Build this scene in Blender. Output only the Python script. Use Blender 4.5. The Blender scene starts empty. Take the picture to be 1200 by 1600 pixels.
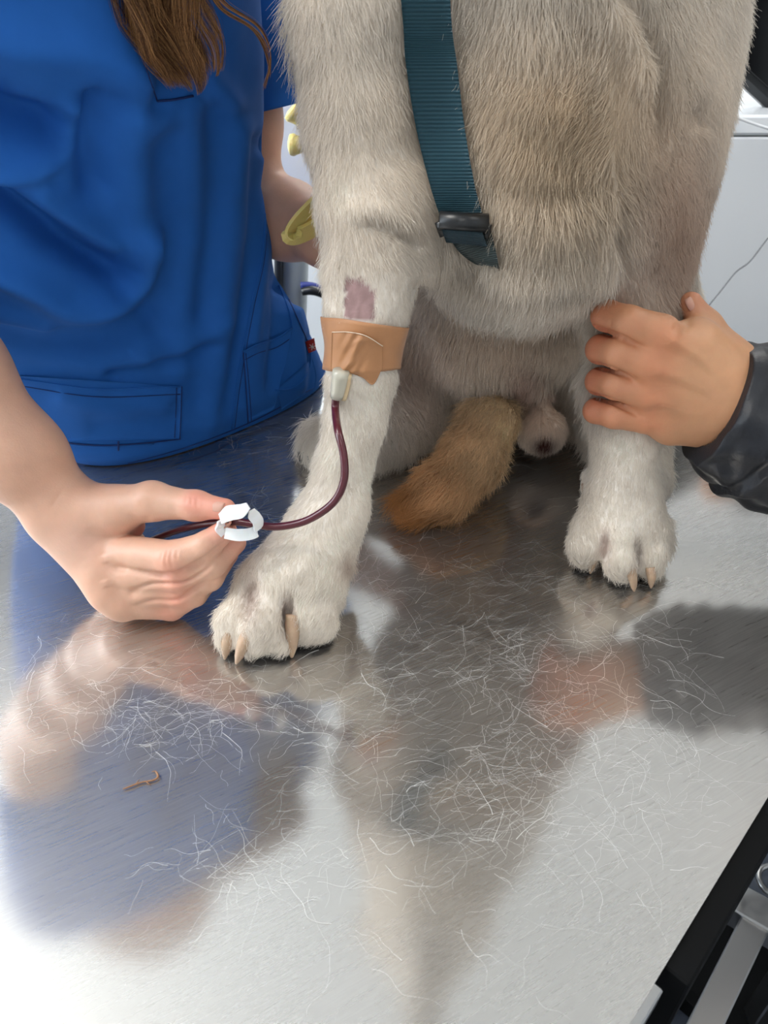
import bpy, math, random
import numpy as np
from mathutils import Vector
from mathutils.bvhtree import BVHTree
PI = math.pi
T = 0.90                      # height of the table top
CAMH = 0.40                   # camera above the table top
PITCH = math.radians(35.0)
F = 1155.0                    # focal length in pixels of the 1200x1600 frame
scene = bpy.context.scene
COL = scene.collection

# ------------------------------------------------------------------ camera
cam_d = bpy.data.cameras.new('camera'); cam = bpy.data.objects.new('camera', cam_d); COL.objects.link(cam)
cam_d.sensor_fit = 'VERTICAL'; cam_d.sensor_height = 36.0; cam_d.lens = 36.0 * F / 1600.0
cam.location = (0, 0, T + CAMH); cam.rotation_euler = (PI / 2 - PITCH, 0, 0)
cam_d.clip_start = 0.01
cam_d.dof.use_dof = True; cam_d.dof.focus_distance = 0.56; cam_d.dof.aperture_fstop = 13.0
scene.camera = cam

# ------------------------------------------------------------------ view, world, lights
scene.view_settings.view_transform = 'Standard'; scene.view_settings.look = 'None'
scene.view_settings.gamma = 1.0; scene.view_settings.use_curve_mapping = False
scene.view_settings.exposure = 0.42
w = bpy.data.worlds.new('sky'); scene.world = w; w.use_nodes = True
w.node_tree.nodes['Background'].inputs[0].default_value = (0.75, 0.87, 1.0, 1)
w.node_tree.nodes['Background'].inputs[1].default_value = 1.1
def area(name, loc, target, sx, sy, power, col):
    d = bpy.data.lights.new(name, 'AREA'); d.shape = 'RECTANGLE'; d.size = sx; d.size_y = sy
    d.energy = power; d.color = col
    o = bpy.data.objects.new(name, d); COL.objects.link(o); o.location = loc
    o.rotation_euler = (Vector(target) - Vector(loc)).to_track_quat('-Z', 'Y').to_euler()
    return o
# daylight entering by the large window on the left and behind the photographer
area('window_daylight', (-1.86, 0.80, 1.75), (0.2, 0.8, 1.1), 1.9, 1.3, 54, (0.86, 0.94, 1.0))
area('far_window_daylight', (-0.45, 2.90, 1.7), (0.1, 0.5, 0.9), 1.3, 1.2, 10, (0.9, 0.96, 1.0))
LAMPS = [(-1.10, 0.40, 17.0), (1.35, 0.45, 6.0), (0.05, -0.95, 3.5), (0.52, 2.45, 12.0)]  # the last panel is an added lamp that brightens the background
scene.cycles.max_bounces = 6; scene.cycles.diffuse_bounces = 4; scene.cycles.glossy_bounces = 4
scene.cycles.transmission_bounces = 6; scene.cycles.transparent_max_bounces = 8
scene.cycles.sample_clamp_indirect = 4.0
scene.cycles.use_denoising = True

# ------------------------------------------------------------------ pixel helpers
CP, SP = math.cos(PITCH), math.sin(PITCH)
def ray(u, v):
    dx = (u - 600.0) / F; dy = (v - 800.0) / F
    return np.array([dx, CP - SP * dy, -(SP + CP * dy)])
CAM = np.array([0, 0, T + CAMH])
def Q(u, v, Y):               # the point on the pixel's line of sight at depth Y
    r = ray(u, v); return CAM + r * (Y / r[1])
def Z(u, v, z):               # the same at height z above the table
    r = ray(u, v); return CAM + r * ((z - CAMH) / r[2])
def proj(P):
    P = np.atleast_2d(P) - CAM
    zc = P[:, 1] * CP - P[:, 2] * SP
    up = P[:, 1] * SP + P[:, 2] * CP
    return 600 + F * P[:, 0] / zc, 800 - F * up / zc, zc
def B(u, v, Y, rpx):
    p = Q(u, v, Y); return p, rpx * proj(p)[2][0] / F
def BZ(u, v, z, r):
    return Z(u, v, z), r

# ------------------------------------------------------------------ materials
def lin(c):
    return tuple(((x / 255.0) / 12.92 if x / 255.0 <= 0.04045 else ((x / 255.0 + 0.055) / 1.055) ** 2.4) for x in c)
def mat(name, rgb, rough=0.5, metal=0.0, noise=0.0, nscale=40.0, bump=0.0, bscale=200.0, trans=0.0, sss=0.0, sheen=0.0,
        attr=None, spec=0.5, emit=None, alpha=1.0, bdist=0.001, coat=0.0, attrmul=1.0):
    m = bpy.data.materials.new(name); m.use_nodes = True
    nt = m.node_tree; b = nt.nodes['Principled BSDF']; L = nt.links.new
    c = lin(rgb) + (1.0,)
    b.inputs['Base Color'].default_value = c
    b.inputs['Roughness'].default_value = rough; b.inputs['Metallic'].default_value = metal
    b.inputs['Specular IOR Level'].default_value = spec
    b.inputs['Transmission Weight'].default_value = trans
    b.inputs['Sheen Weight'].default_value = sheen
    b.inputs['Alpha'].default_value = alpha
    b.inputs['Coat Weight'].default_value = coat
    if sss:
        b.inputs['Subsurface Weight'].default_value = sss
        b.inputs['Subsurface Radius'].default_value = (1.0, 0.35, 0.2)
        b.inputs['Subsurface Scale'].default_value = 0.004
    if emit:
        b.inputs['Emission Color'].default_value = c; b.inputs['Emission Strength'].default_value = emit
    tc = nt.nodes.new('ShaderNodeTexCoord')
    src = None
    if attr:
        a = nt.nodes.new('ShaderNodeAttribute'); a.attribute_name = attr; src = a.outputs['Color']
    if noise:
        n = nt.nodes.new('ShaderNodeTexNoise'); n.inputs['Scale'].default_value = nscale; n.inputs['Detail'].default_value = 5
        L(tc.outputs['Object'], n.inputs['Vector'])
        mr = nt.nodes.new('ShaderNodeMapRange'); L(n.outputs['Fac'], mr.inputs['Value'])
        mr.inputs['From Min'].default_value = 0.3; mr.inputs['From Max'].default_value = 0.7
        mr.inputs['To Min'].default_value = 1 - noise; mr.inputs['To Max'].default_value = 1 + noise * 0.6
        vm = nt.nodes.new('ShaderNodeVectorMath'); vm.operation = 'MULTIPLY'
        if src: L(src, vm.inputs[0])
        else: vm.inputs[0].default_value = c[:3]
        L(mr.outputs['Result'], vm.inputs[1]); src = vm.outputs[0]
    if src: L(src, b.inputs['Base Color'])
    if bump:
        n = nt.nodes.new('ShaderNodeTexNoise'); n.inputs['Scale'].default_value = bscale; n.inputs['Detail'].default_value = 4
        L(tc.outputs['Object'], n.inputs['Vector'])
        bp = nt.nodes.new('ShaderNodeBump'); bp.inputs['Strength'].default_value = bump; bp.inputs['Distance'].default_value = bdist
        L(n.outputs['Fac'], bp.inputs['Height']); L(bp.outputs['Normal'], b.inputs['Normal'])
    return m

# ------------------------------------------------------------------ objects
def tag(o, label=None, cat=None, group=None, kind=None):
    if label: o['label'] = label
    if cat: o['category'] = cat
    if group: o['group'] = group
    if kind: o['kind'] = kind
    return o
def thing(name, label, cat, loc=(0, 0, 0), group=None):
    o = bpy.data.objects.new(name, None); COL.objects.link(o); o.location = loc; o.empty_display_size = 0.05
    return tag(o, label, cat, group)
def link(name, me, m, parent=None, smooth=True):
    if m: me.materials.append(m)
    if smooth and isinstance(me, bpy.types.Mesh):
        me.polygons.foreach_set('use_smooth', [True] * len(me.polygons))
    o = bpy.data.objects.new(name, me); COL.objects.link(o)
    if parent:
        o.parent = parent
        bpy.context.view_layer.update()
        o.matrix_parent_inverse = parent.matrix_world.inverted()
    return o
def mesh(name, V, Fc, m, parent=None, smooth=True, color=None):
    me = bpy.data.meshes.new(name)
    me.from_pydata([tuple(map(float, p)) for p in V], [], [tuple(int(i) for i in f) for f in Fc]); me.update()
    if color is not None:
        at = me.color_attributes.new('col', 'FLOAT_COLOR', 'POINT')
        c4 = np.ones((len(V), 4), np.float32); c4[:, :3] = color; at.data.foreach_set('color', c4.ravel())
    return link(name, me, m, parent, smooth)
def quadmesh(name, V, Fq, m, parent=None, color=None):   # quick path for big arrays of quads
    me = bpy.data.meshes.new(name); n = len(Fq)
    me.vertices.add(len(V)); me.vertices.foreach_set('co', np.asarray(V, np.float32).ravel())
    me.loops.add(4 * n); me.loops.foreach_set('vertex_index', np.asarray(Fq, np.int32).ravel())
    me.polygons.add(n); me.polygons.foreach_set('loop_start', np.arange(0, 4 * n, 4, dtype=np.int32))
    me.polygons.foreach_set('loop_total', np.full(n, 4, np.int32)); me.update(calc_edges=True); me.validate()
    if color is not None:
        at = me.color_attributes.new('col', 'FLOAT_COLOR', 'POINT')
        c4 = np.ones((len(V), 4), np.float32); c4[:, :3] = color; at.data.foreach_set('color', c4.ravel())
    return link(name, me, m, parent, True)
class MB:                                                 # collects shapes for ONE mesh object
    def __init__(s): s.v = []; s.f = []
    def add(s, V, Fc):
        o = len(s.v); s.v += [tuple(map(float, p)) for p in V]; s.f += [tuple(i + o for i in f) for f in Fc]; return s
    def box(s, c, size, R=None, bev=0.0):
        hx, hy, hz = [x / 2 for x in size]; V = []; Fc = []
        if bev <= 0:
            V = [(sx * hx, sy * hy, sz * hz) for sx in (-1, 1) for sy in (-1, 1) for sz in (-1, 1)]
            Fc = [(0, 1, 3, 2), (4, 6, 7, 5), (0, 4, 5, 1), (2, 3, 7, 6), (0, 2, 6, 4), (1, 5, 7, 3)]
        else:
            b = bev
            idx = {}
            for sx in (-1, 1):
                for sy in (-1, 1):
                    for sz in (-1, 1):
                        for a in range(3):
                            p = [sx * (hx - b), sy * (hy - b), sz * (hz - b)]; p[a] = (sx * hx, sy * hy, sz * hz)[a]
                            idx[(sx, sy, sz, a)] = len(V); V.append(tuple(p))
            g = lambda sx, sy, sz, a: idx[(sx, sy, sz, a)]
            for k in (-1, 1):
                Fc += [(g(k, -1, -1, 0), g(k, 1, -1, 0), g(k, 1, 1, 0), g(k, -1, 1, 0)),
                       (g(-1, k, -1, 1), g(1, k, -1, 1), g(1, k, 1, 1), g(-1, k, 1, 1)),
                       (g(-1, -1, k, 2), g(1, -1, k, 2), g(1, 1, k, 2), g(-1, 1, k, 2))]
                for l in (-1, 1):
                    Fc += [(g(k, l, -1, 0), g(k, l, -1, 1), g(k, l, 1, 1), g(k, l, 1, 0)),
                           (g(k, -1, l, 0), g(k, -1, l, 2), g(k, 1, l, 2), g(k, 1, l, 0)),
                           (g(-1, k, l, 1), g(-1, k, l, 2), g(1, k, l, 2), g(1, k, l, 1))]
                    for q in (-1, 1): Fc.append((g(k, l, q, 0), g(k, l, q, 1), g(k, l, q, 2)))
        V = np.array(V)
        if R is not None: V = V @ np.asarray(R).T
        return s.add(V + np.asarray(c), Fc)
    def tube(s, pts, rad, seg=12, closed_ends=True, sub=1, flat=None):
        P = np.array(pts, float); n = len(P)
        Rr = np.array([rad] * n if np.isscalar(rad) else rad, float)
        if sub > 1:
            Pe = np.vstack([2 * P[0] - P[1], P, 2 * P[-1] - P[-2]]); Re = np.concatenate([[Rr[0]], Rr, [Rr[-1]]]); Pn = []; Rn = []
            for i in range(n - 1):
                p0, p1, p2, p3 = Pe[i:i + 4]
                for t in np.linspace(0, 1, sub, endpoint=False):
                    Pn.append(0.5 * ((2 * p1) + (-p0 + p2) * t + (2 * p0 - 5 * p1 + 4 * p2 - p3) * t * t + (-p0 + 3 * p1 - 3 * p2 + p3) * t ** 3))
                    Rn.append(Re[i + 1] * (1 - t) + Re[i + 2] * t)
            Pn.append(P[-1]); Rn.append(Rr[-1]); P = np.array(Pn); Rr = np.array(Rn); n = len(P)
        Tn = np.gradient(P, axis=0); Tn /= np.linalg.norm(Tn, axis=1)[:, None] + 1e-12
        N = np.cross(Tn[0], [0.3, 0.2, 0.93]); N /= np.linalg.norm(N)
        V = []; Fc = []
        for i in range(n):
            N = N - Tn[i] * N.dot(Tn[i]); N /= np.linalg.norm(N); Bn = np.cross(Tn[i], N)
            for k in range(seg):
                a = 2 * PI * k / seg; V.append(P[i] + Rr[i] * (math.cos(a) * N + math.sin(a) * Bn))
            if i:
                o = (i - 1) * seg
                for k in range(seg): Fc.append((o + k, o + (k + 1) % seg, o + seg + (k + 1) % seg, o + seg + k))
        if closed_ends: Fc += [tuple(range(seg - 1, -1, -1)), tuple(range((n - 1) * seg, n * seg))]
        return s.add(V, Fc)
    def build(s, name, m, parent=None, smooth=False): return mesh(name, s.v, s.f, m, parent, smooth)
def spl(P, sub):
    P = np.array(P, float); n = len(P); Pe = np.vstack([2 * P[0] - P[1], P, 2 * P[-1] - P[-2]]); out = []
    for i in range(n - 1):
        p0, p1, p2, p3 = Pe[i:i + 4]
        for t in np.linspace(0, 1, sub, endpoint=False):
            out.append(0.5 * ((2 * p1) + (-p0 + p2) * t + (2 * p0 - 5 * p1 + 4 * p2 - p3) * t * t + (-p0 + 3 * p1 - 3 * p2 + p3) * t ** 3))
    out.append(P[-1]); return np.array(out)

# ------------------------------------------------------------------ organic shapes: smooth unions of tapered limbs, meshed as one skin
def d_rc(X, a, b, r1, r2):
    a = np.asarray(a); b = np.asarray(b); ba = b - a; l2 = ba.dot(ba) + 1e-12; pa = X - a
    t = np.clip((pa @ ba) / l2, 0, 1)
    q = pa - t[..., None] * ba
    t2 = t * t * (3 - 2 * t) * 0.5 + t * 0.5
    return np.sqrt((q * q).sum(-1)) - (r1 + (r2 - r1) * t2)
def d_el(X, c, r, R=None):
    q = X - np.asarray(c)
    if R is not None: q = q @ np.asarray(R)
    r = np.asarray(r); k0 = np.sqrt(((q / r) ** 2).sum(-1)); k1 = np.sqrt(((q / (r * r)) ** 2).sum(-1)) + 1e-9
    return k0 * (k0 - 1.0) / k1
def smin(a, b, k):
    h = np.maximum(k - np.abs(a - b), 0) / k
    return np.minimum(a, b) - h * h * k * 0.25
def smax(a, b, k): return -smin(-a, -b, k)
def rc(a, b): return ('rc', a[0], b[0], a[1], b[1])
def chain(pts): return [rc(pts[i], pts[i + 1]) for i in range(len(pts) - 1)]
def el(c, r, R=None): return ('el', np.asarray(c), np.asarray(r, float), R)
def p_box(p):
    if p[0] == 'rc':
        r = max(p[3], p[4]); return np.minimum(p[1], p[2]) - r, np.maximum(p[1], p[2]) + r
    r = max(p[2]) if p[3] is not None else p[2]
    return p[1] - r, p[1] + r
def p_d(p, X):
    return d_rc(X, p[1], p[2], p[3], p[4]) if p[0] == 'rc' else d_el(X, p[1], p[2], p[3])
class Sdf:
    def __init__(s, h, clip_lo=None, clip_hi=None): s.h = h; s.g = []; s.cl = clip_lo; s.ch = clip_hi
    def add(s, prims, kin=0.01, kout=0.01, sub=False):
        s.g.append((prims if isinstance(prims, list) else [prims], kin, kout, sub)); return s
    def mesh(s, smooth=1, floor=None, disp=None):
        lo = np.array([1e9] * 3); hi = -lo
        for pr, ki, ko, sub in s.g:
            if sub: continue
            for p in pr:
                a, b = p_box(p); lo = np.minimum(lo, a); hi = np.maximum(hi, b)
        lo = lo - 4 * s.h; hi = hi + 4 * s.h
        if s.cl is not None: lo = np.maximum(lo, s.cl)
        if s.ch is not None: hi = np.minimum(hi, s.ch)
        n = np.ceil((hi - lo) / s.h).astype(int) + 1
        ax = [lo[i] + s.h * np.arange(n[i]) for i in range(3)]
        D = np.full(n, 0.05, np.float32)
        def region(a, b):
            i0 = np.clip(np.floor((a - lo) / s.h).astype(int), 0, n - 1); i1 = np.clip(np.ceil((b - lo) / s.h).astype(int) + 1, 1, n)
            return i0, i1
        for pr, ki, ko, sub in s.g:
            pad = max(ko, ki) + 3 * s.h
            a = np.min([p_box(p)[0] for p in pr], axis=0) - pad; b = np.max([p_box(p)[1] for p in pr], axis=0) + pad
            i0, i1 = region(a, b)
            if (i1 <= i0).any(): continue
            G = np.full(i1 - i0, 0.05, np.float32)
            for p in pr:
                pa, pb = p_box(p); j0, j1 = region(pa - pad, pb + pad)
                if (j1 <= j0).any(): continue
                X = np.stack(np.meshgrid(*[ax[i][j0[i]:j1[i]] for i in range(3)], indexing='ij'), -1)
                sl = tuple(slice(j0[i] - i0[i], j1[i] - i0[i]) for i in range(3))
                G[sl] = smin(G[sl], p_d(p, X).astype(np.float32), ki)
            sl = tuple(slice(i0[i], i1[i]) for i in range(3))
            D[sl] = smax(D[sl], -G, ko) if sub else smin(D[sl], G, ko)
        if floor is not None:
            zz = ax[2][None, None, :]; D = smax(D, np.broadcast_to((floor - zz).astype(np.float32), D.shape), 0.004)
        V, Fq = surface_nets(D); V = V * s.h + lo
        V = laplace(V, Fq, smooth)
        if disp: V = disp(V, vnormals(V, Fq))
        return V, Fq
def surface_nets(D):
    D = D.copy(); D[0] = D[-1] = 1; D[:, 0] = D[:, -1] = 1; D[:, :, 0] = D[:, :, -1] = 1
    S = D < 0
    c = np.zeros(np.array(D.shape) - 1, np.int8)
    for dx in (0, 1):
        for dy in (0, 1):
            for dz in (0, 1):
                c += S[dx:S.shape[0] - 1 + dx, dy:S.shape[1] - 1 + dy, dz:S.shape[2] - 1 + dz]
    I = np.argwhere((c > 0) & (c < 8)); idm = np.full(c.shape, -1, np.int64); idm[tuple(I.T)] = np.arange(len(I))
    acc = np.zeros((len(I), 3)); cnt = np.zeros(len(I))
    for a in range(3):
        o1, o2 = [x for x in range(3) if x != a]
        for p in (0, 1):
            for q in (0, 1):
                A = I.copy(); A[:, o1] += p; A[:, o2] += q; Bi = A.copy(); Bi[:, a] += 1
                da = D[tuple(A.T)]; db = D[tuple(Bi.T)]; m = (da < 0) != (db < 0)
                t = np.where(m, da / np.where(m, da - db, 1), 0)
                pt = A.astype(float); pt[:, a] += t
                acc[m] += pt[m]; cnt[m] += 1
    V = acc / cnt[:, None]; Fq = []
    for a in range(3):
        o1, o2 = [x for x in range(3) if x != a]
        s0 = [slice(None)] * 3; s1 = [slice(None)] * 3; s0[a] = slice(0, -1); s1[a] = slice(1, None)
        E = S[tuple(s0)] != S[tuple(s1)]
        J = np.argwhere(E); J = J[(J[:, o1] > 0) & (J[:, o2] > 0) & (J[:, o1] < c.shape[o1]) & (J[:, o2] < c.shape[o2])]
        inside = S[tuple(J.T)]
        def cid(p, q):
            K = J.copy(); K[:, o1] -= p; K[:, o2] -= q; return idm[tuple(K.T)]
        q = np.stack([cid(0, 0), cid(1, 0), cid(1, 1), cid(0, 1)], 1)
        flip = inside ^ (a == 1)
        q[~flip] = q[~flip][:, ::-1]
        Fq.append(q)
    Fq = np.vstack(Fq)[:, ::1]
    Fq = Fq[(Fq >= 0).all(1)]
    return V, Fq
def vnormals(V, Fq):
    n = np.cross(V[Fq[:, 2]] - V[Fq[:, 0]], V[Fq[:, 3]] - V[Fq[:, 1]])
    N = np.zeros_like(V)
    for k in range(4):
        for j in range(3): N[:, j] += np.bincount(Fq[:, k], n[:, j], len(V))
    return N / (np.linalg.norm(N, axis=1)[:, None] + 1e-12)
def laplace(V, Fq, it):
    for _ in range(it):
        A = np.zeros_like(V); C = np.zeros(len(V))
        for k in range(4):
            for m in (1, 3):
                nb = Fq[:, (k + m) % 4]
                for j in range(3): A[:, j] += np.bincount(Fq[:, k], V[nb, j], len(V))
                C += np.bincount(Fq[:, k], minlength=len(V))
        V = 0.4 * V + 0.6 * A / np.maximum(C, 1)[:, None]
    return V
def bvh(V, Fq): return BVHTree.FromPolygons([tuple(p) for p in V], [tuple(f) for f in Fq])
def hit(tree, u, v, off=0.0, default=None):
    r = ray(u, v); r = r / np.linalg.norm(r)
    h = tree.ray_cast(Vector(CAM), Vector(r))
    if h[0] is None: return default
    return np.array(h[0]) - r * off
def wob(P, f, seed=0):        # smooth pseudo noise, -1..1
    rs = np.random.RandomState(seed); out = 0
    for i in range(5):
        d = rs.normal(size=3); d /= np.linalg.norm(d); out = out + np.sin(P @ d * f * (0.6 + 0.5 * i) + rs.uniform(0, 6.28) + 1.3 * np.sin(P @ np.roll(d, 1) * f * 0.7))
    return out / 3.2
def pixdist(V, pl, par=False, sub=5):
    u, v, zc = proj(V); pl = spl(pl, sub); best = np.full(len(V), 1e9); tb_ = np.zeros(len(V))
    for i in range(len(pl) - 1):
        p, q = pl[i], pl[i + 1]; e = q - p; t = np.clip(((u - p[0]) * e[0] + (v - p[1]) * e[1]) / (e @ e), 0, 1)
        dd = (u - p[0] - t * e[0]) ** 2 + (v - p[1] - t * e[1]) ** 2; cl = dd < best; best = np.where(cl, dd, best); tb_ = np.where(cl, (i + t) / (len(pl) - 1), tb_)
    return (best, tb_) if par else best
def grooves(V, N, items, cond=None):      # creases (negative) and ridges (positive) pressed into a skin where it faces us
    d = np.zeros(len(V)); front = (N * (CAM - V)).sum(1) > 0
    if cond is not None: front = front & cond
    for pl, s, a in items:
        dist, t = pixdist(V, pl, True); d += a * np.exp(-dist / (2 * s * s)) * np.clip(.15 + np.minimum(t, 1 - t) * 3.4, 0, 1)
    return V + N * (d * front)[:, None]
def inpoly(u, v, poly):
    poly = np.array(poly, float); c = np.zeros(np.shape(u), bool); n = len(poly)
    for i in range(n):
        x1, y1 = poly[i]; x2, y2 = poly[(i + 1) % n]
        if y1 == y2: continue
        m = ((y1 > v) != (y2 > v)) & (u < (x2 - x1) * (v - y1) / (y2 - y1) + x1); c ^= m
    return c
def strands(name, P, rad0, rad1, m, parent, color=None):   # P: (n, k, 3) hair strands
    n, k = P.shape[:2]
    hc = bpy.data.hair_curves.new(name); hc.add_curves([k] * n)
    hc.attributes['position'].data.foreach_set('vector', P.astype(np.float32).ravel())
    ra = hc.attributes.get('radius') or hc.attributes.new('radius', 'FLOAT', 'POINT')
    t = np.linspace(0, 1, k)[None, :]
    r0 = np.asarray(rad0, float).reshape(-1, 1) * np.ones((n, 1)); rr = r0 * (1 - t) + rad1 * t
    ra.data.foreach_set('value', rr.astype(np.float32).ravel())
    if color is not None:
        ca = hc.attributes.new('col', 'FLOAT_COLOR', 'CURVE'); c4 = np.ones((n, 4), np.float32); c4[:, :3] = color
        ca.data.foreach_set('color', c4.ravel())
    hc.materials.append(m)
    o = bpy.data.objects.new(name, hc); COL.objects.link(o)
    if parent: o.parent = parent; bpy.context.view_layer.update(); o.matrix_parent_inverse = parent.matrix_world.inverted()
    return o
def hairmat(name, rgb=None, attr=None, rough=0.45, translucent=0.35):
    m = bpy.data.materials.new(name); m.use_nodes = True; nt = m.node_tree; nt.nodes.clear(); L = nt.links.new
    out = nt.nodes.new('ShaderNodeOutputMaterial'); b = nt.nodes.new('ShaderNodeBsdfPrincipled'); tr = nt.nodes.new('ShaderNodeBsdfTranslucent')
    mx = nt.nodes.new('ShaderNodeMixShader'); mx.inputs[0].default_value = translucent
    b.inputs['Roughness'].default_value = rough; b.inputs['Specular IOR Level'].default_value = 0.3
    if attr:
        a = nt.nodes.new('ShaderNodeAttribute'); a.attribute_name = attr; L(a.outputs['Color'], b.inputs['Base Color']); L(a.outputs['Color'], tr.inputs['Color'])
    else:
        b.inputs['Base Color'].default_value = lin(rgb) + (1,); tr.inputs['Color'].default_value = lin(rgb) + (1,)
    L(b.outputs[0], mx.inputs[1]); L(tr.outputs[0], mx.inputs[2]); L(mx.outputs[0], out.inputs['Surface'])
    return m
NFUR = 400000
# ================================================================== THE ROOM
M_wall = mat('wall_paint', (236, 238, 240), 0.7, noise=0.02, nscale=3, bump=0.1, bscale=90)
M_ceil = mat('ceiling_paint', (250, 249, 246), 0.8, noise=0.02, nscale=3)
M_floor = mat('floor_vinyl', (70, 76, 88), 0.35, noise=0.12, nscale=14)
M_trim = mat('trim_paint', (205, 210, 212), 0.5)
def struct(name, mb, m): return tag(mb.build(name, m), kind='structure')
X0, X1, Y0, Y1, HC = -1.9, 2.1, -2.0, 2.8, 2.7
struct('floor', MB().box(((X0 + X1) / 2, (Y0 + Y1) / 2, -0.05), (X1 - X0 + .4, Y1 - Y0 + .4, 0.1)), M_floor)
struct('ceiling', MB().box(((X0 + X1) / 2, (Y0 + Y1) / 2, HC + 0.05), (X1 - X0 + .4, Y1 - Y0 + .4, 0.1)), M_ceil)
struct('wall_right', MB().box((X1 + .05, (Y0 + Y1) / 2, HC / 2), (0.1, Y1 - Y0 + .2, HC)), M_wall)
struct('wall_back', MB().box(((X0 + X1) / 2, Y0 - .05, HC / 2), (X1 - X0, 0.1, HC)), M_wall)
def holed(axis, c, a0, a1, h0, h1, z0, z1):
    mb = MB(); parts = [(a0, h0, 0, HC), (h1, a1, 0, HC), (h0, h1, 0, z0), (h0, h1, z1, HC)]
    for p, q, r, s in parts:
        if axis == 'x': mb.box(((p + q) / 2, c, (r + s) / 2), (q - p, 0.1, s - r))
        else: mb.box((c, (p + q) / 2, (r + s) / 2), (0.1, q - p, s - r))
    return mb
WX0, WX1, WZ0, WZ1 = -1.10, 0.15, 1.12, 2.3
struct('wall_far', holed('x', Y1 + .05, X0, X1, WX0, WX1, WZ0, WZ1), M_wall)
struct('wall_left', holed('y', X0 - .05, Y0, Y1, -.2, 1.8, 1.05, 2.4), M_wall)
M_frame = mat('window_frame_white', (238, 240, 242), 0.4)
M_pane = mat('window_glass', (245, 250, 252), 0.02, trans=1.0, spec=0.3)
def window(name, axis, c, p, q, z0, z1):
    w_ = thing(name, None, None, (0, 0, 0)); w_['kind'] = 'structure'
    mid = (p + q) / 2; t = 0.05
    def bx(mb, a, b, r, s, d=0.06):
        if axis == 'x': mb.box(((a + b) / 2, c, (r + s) / 2), (b - a, d, s - r))
        else: mb.box((c, (a + b) / 2, (r + s) / 2), (d, b - a, s - r))
        return mb
    fr = MB()
    for a, b, r, s in ((p, p + t, z0, z1), (q - t, q, z0, z1), (p, q, z0, z0 + t), (p, q, z1 - t, z1), (mid - t / 2, mid + t / 2, z0, z1)): bx(fr, a, b, r, s)
    fr.build('window_frame', M_frame, w_)
    for a, b in ((p + t, mid - t / 2), (mid + t / 2, q - t)): bx(MB(), a, b, z0 + t, z1 - t, 0.006).build('pane', M_pane, w_)
    bx(MB(), p - .04, q + .04, z0 - .03, z0, 0.22).build('window_sill', M_frame, w_)
window('window_1', 'x', Y1 + .05, WX0, WX1, WZ0, WZ1)
window('window_2', 'y', X0 - .05, -.2, 1.8, 1.05, 2.4)
for nm, c, s in (('baseboard_far', (.1, Y1 - .006, .05), (X1 - X0, .012, .1)), ('baseboard_right', (X1 - .006, .4, .05), (.012, Y1 - Y0, .1)),
                 ('baseboard_left', (X0 + .006, .4, .05), (.012, Y1 - Y0, .1)), ('baseboard_back', (.1, Y0 + .006, .05), (X1 - X0, .012, .1))):
    struct(nm, MB().box(c, s), M_trim)
M_lamp = mat('lamp_diffuser', (255, 250, 242), 0.5, emit=1.5)
M_lampf = mat('lamp_frame', (225, 226, 228), 0.4)
for i, (lx, ly, lp) in enumerate(LAMPS):
    t_ = thing('ceiling_light', ('ceiling light panel above the nurse', 'ceiling light panel above the helper', 'ceiling light panel behind the photographer', 'added ceiling light panel brightening the background by the far wall')[i], 'ceiling light', (lx, ly, HC), group='ceiling light panels')
    fr = MB()
    for sx, sy, wx, wy in ((-.3, 0, .03, .63), (.3, 0, .03, .63), (0, -.3, .63, .03), (0, .3, .63, .03)): fr.box((lx + sx, ly + sy, HC - .012), (wx, wy, .024))
    fr.build('frame', M_lampf, t_)
    MB().box((lx, ly, HC - .01), (.57, .57, .012)).build('diffuser', M_lamp, t_)
    area('ceiling_lamp_light', (lx, ly, HC - .03), (lx, ly, 0), .56, .56, lp, (1.0, .955, .9))

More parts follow.
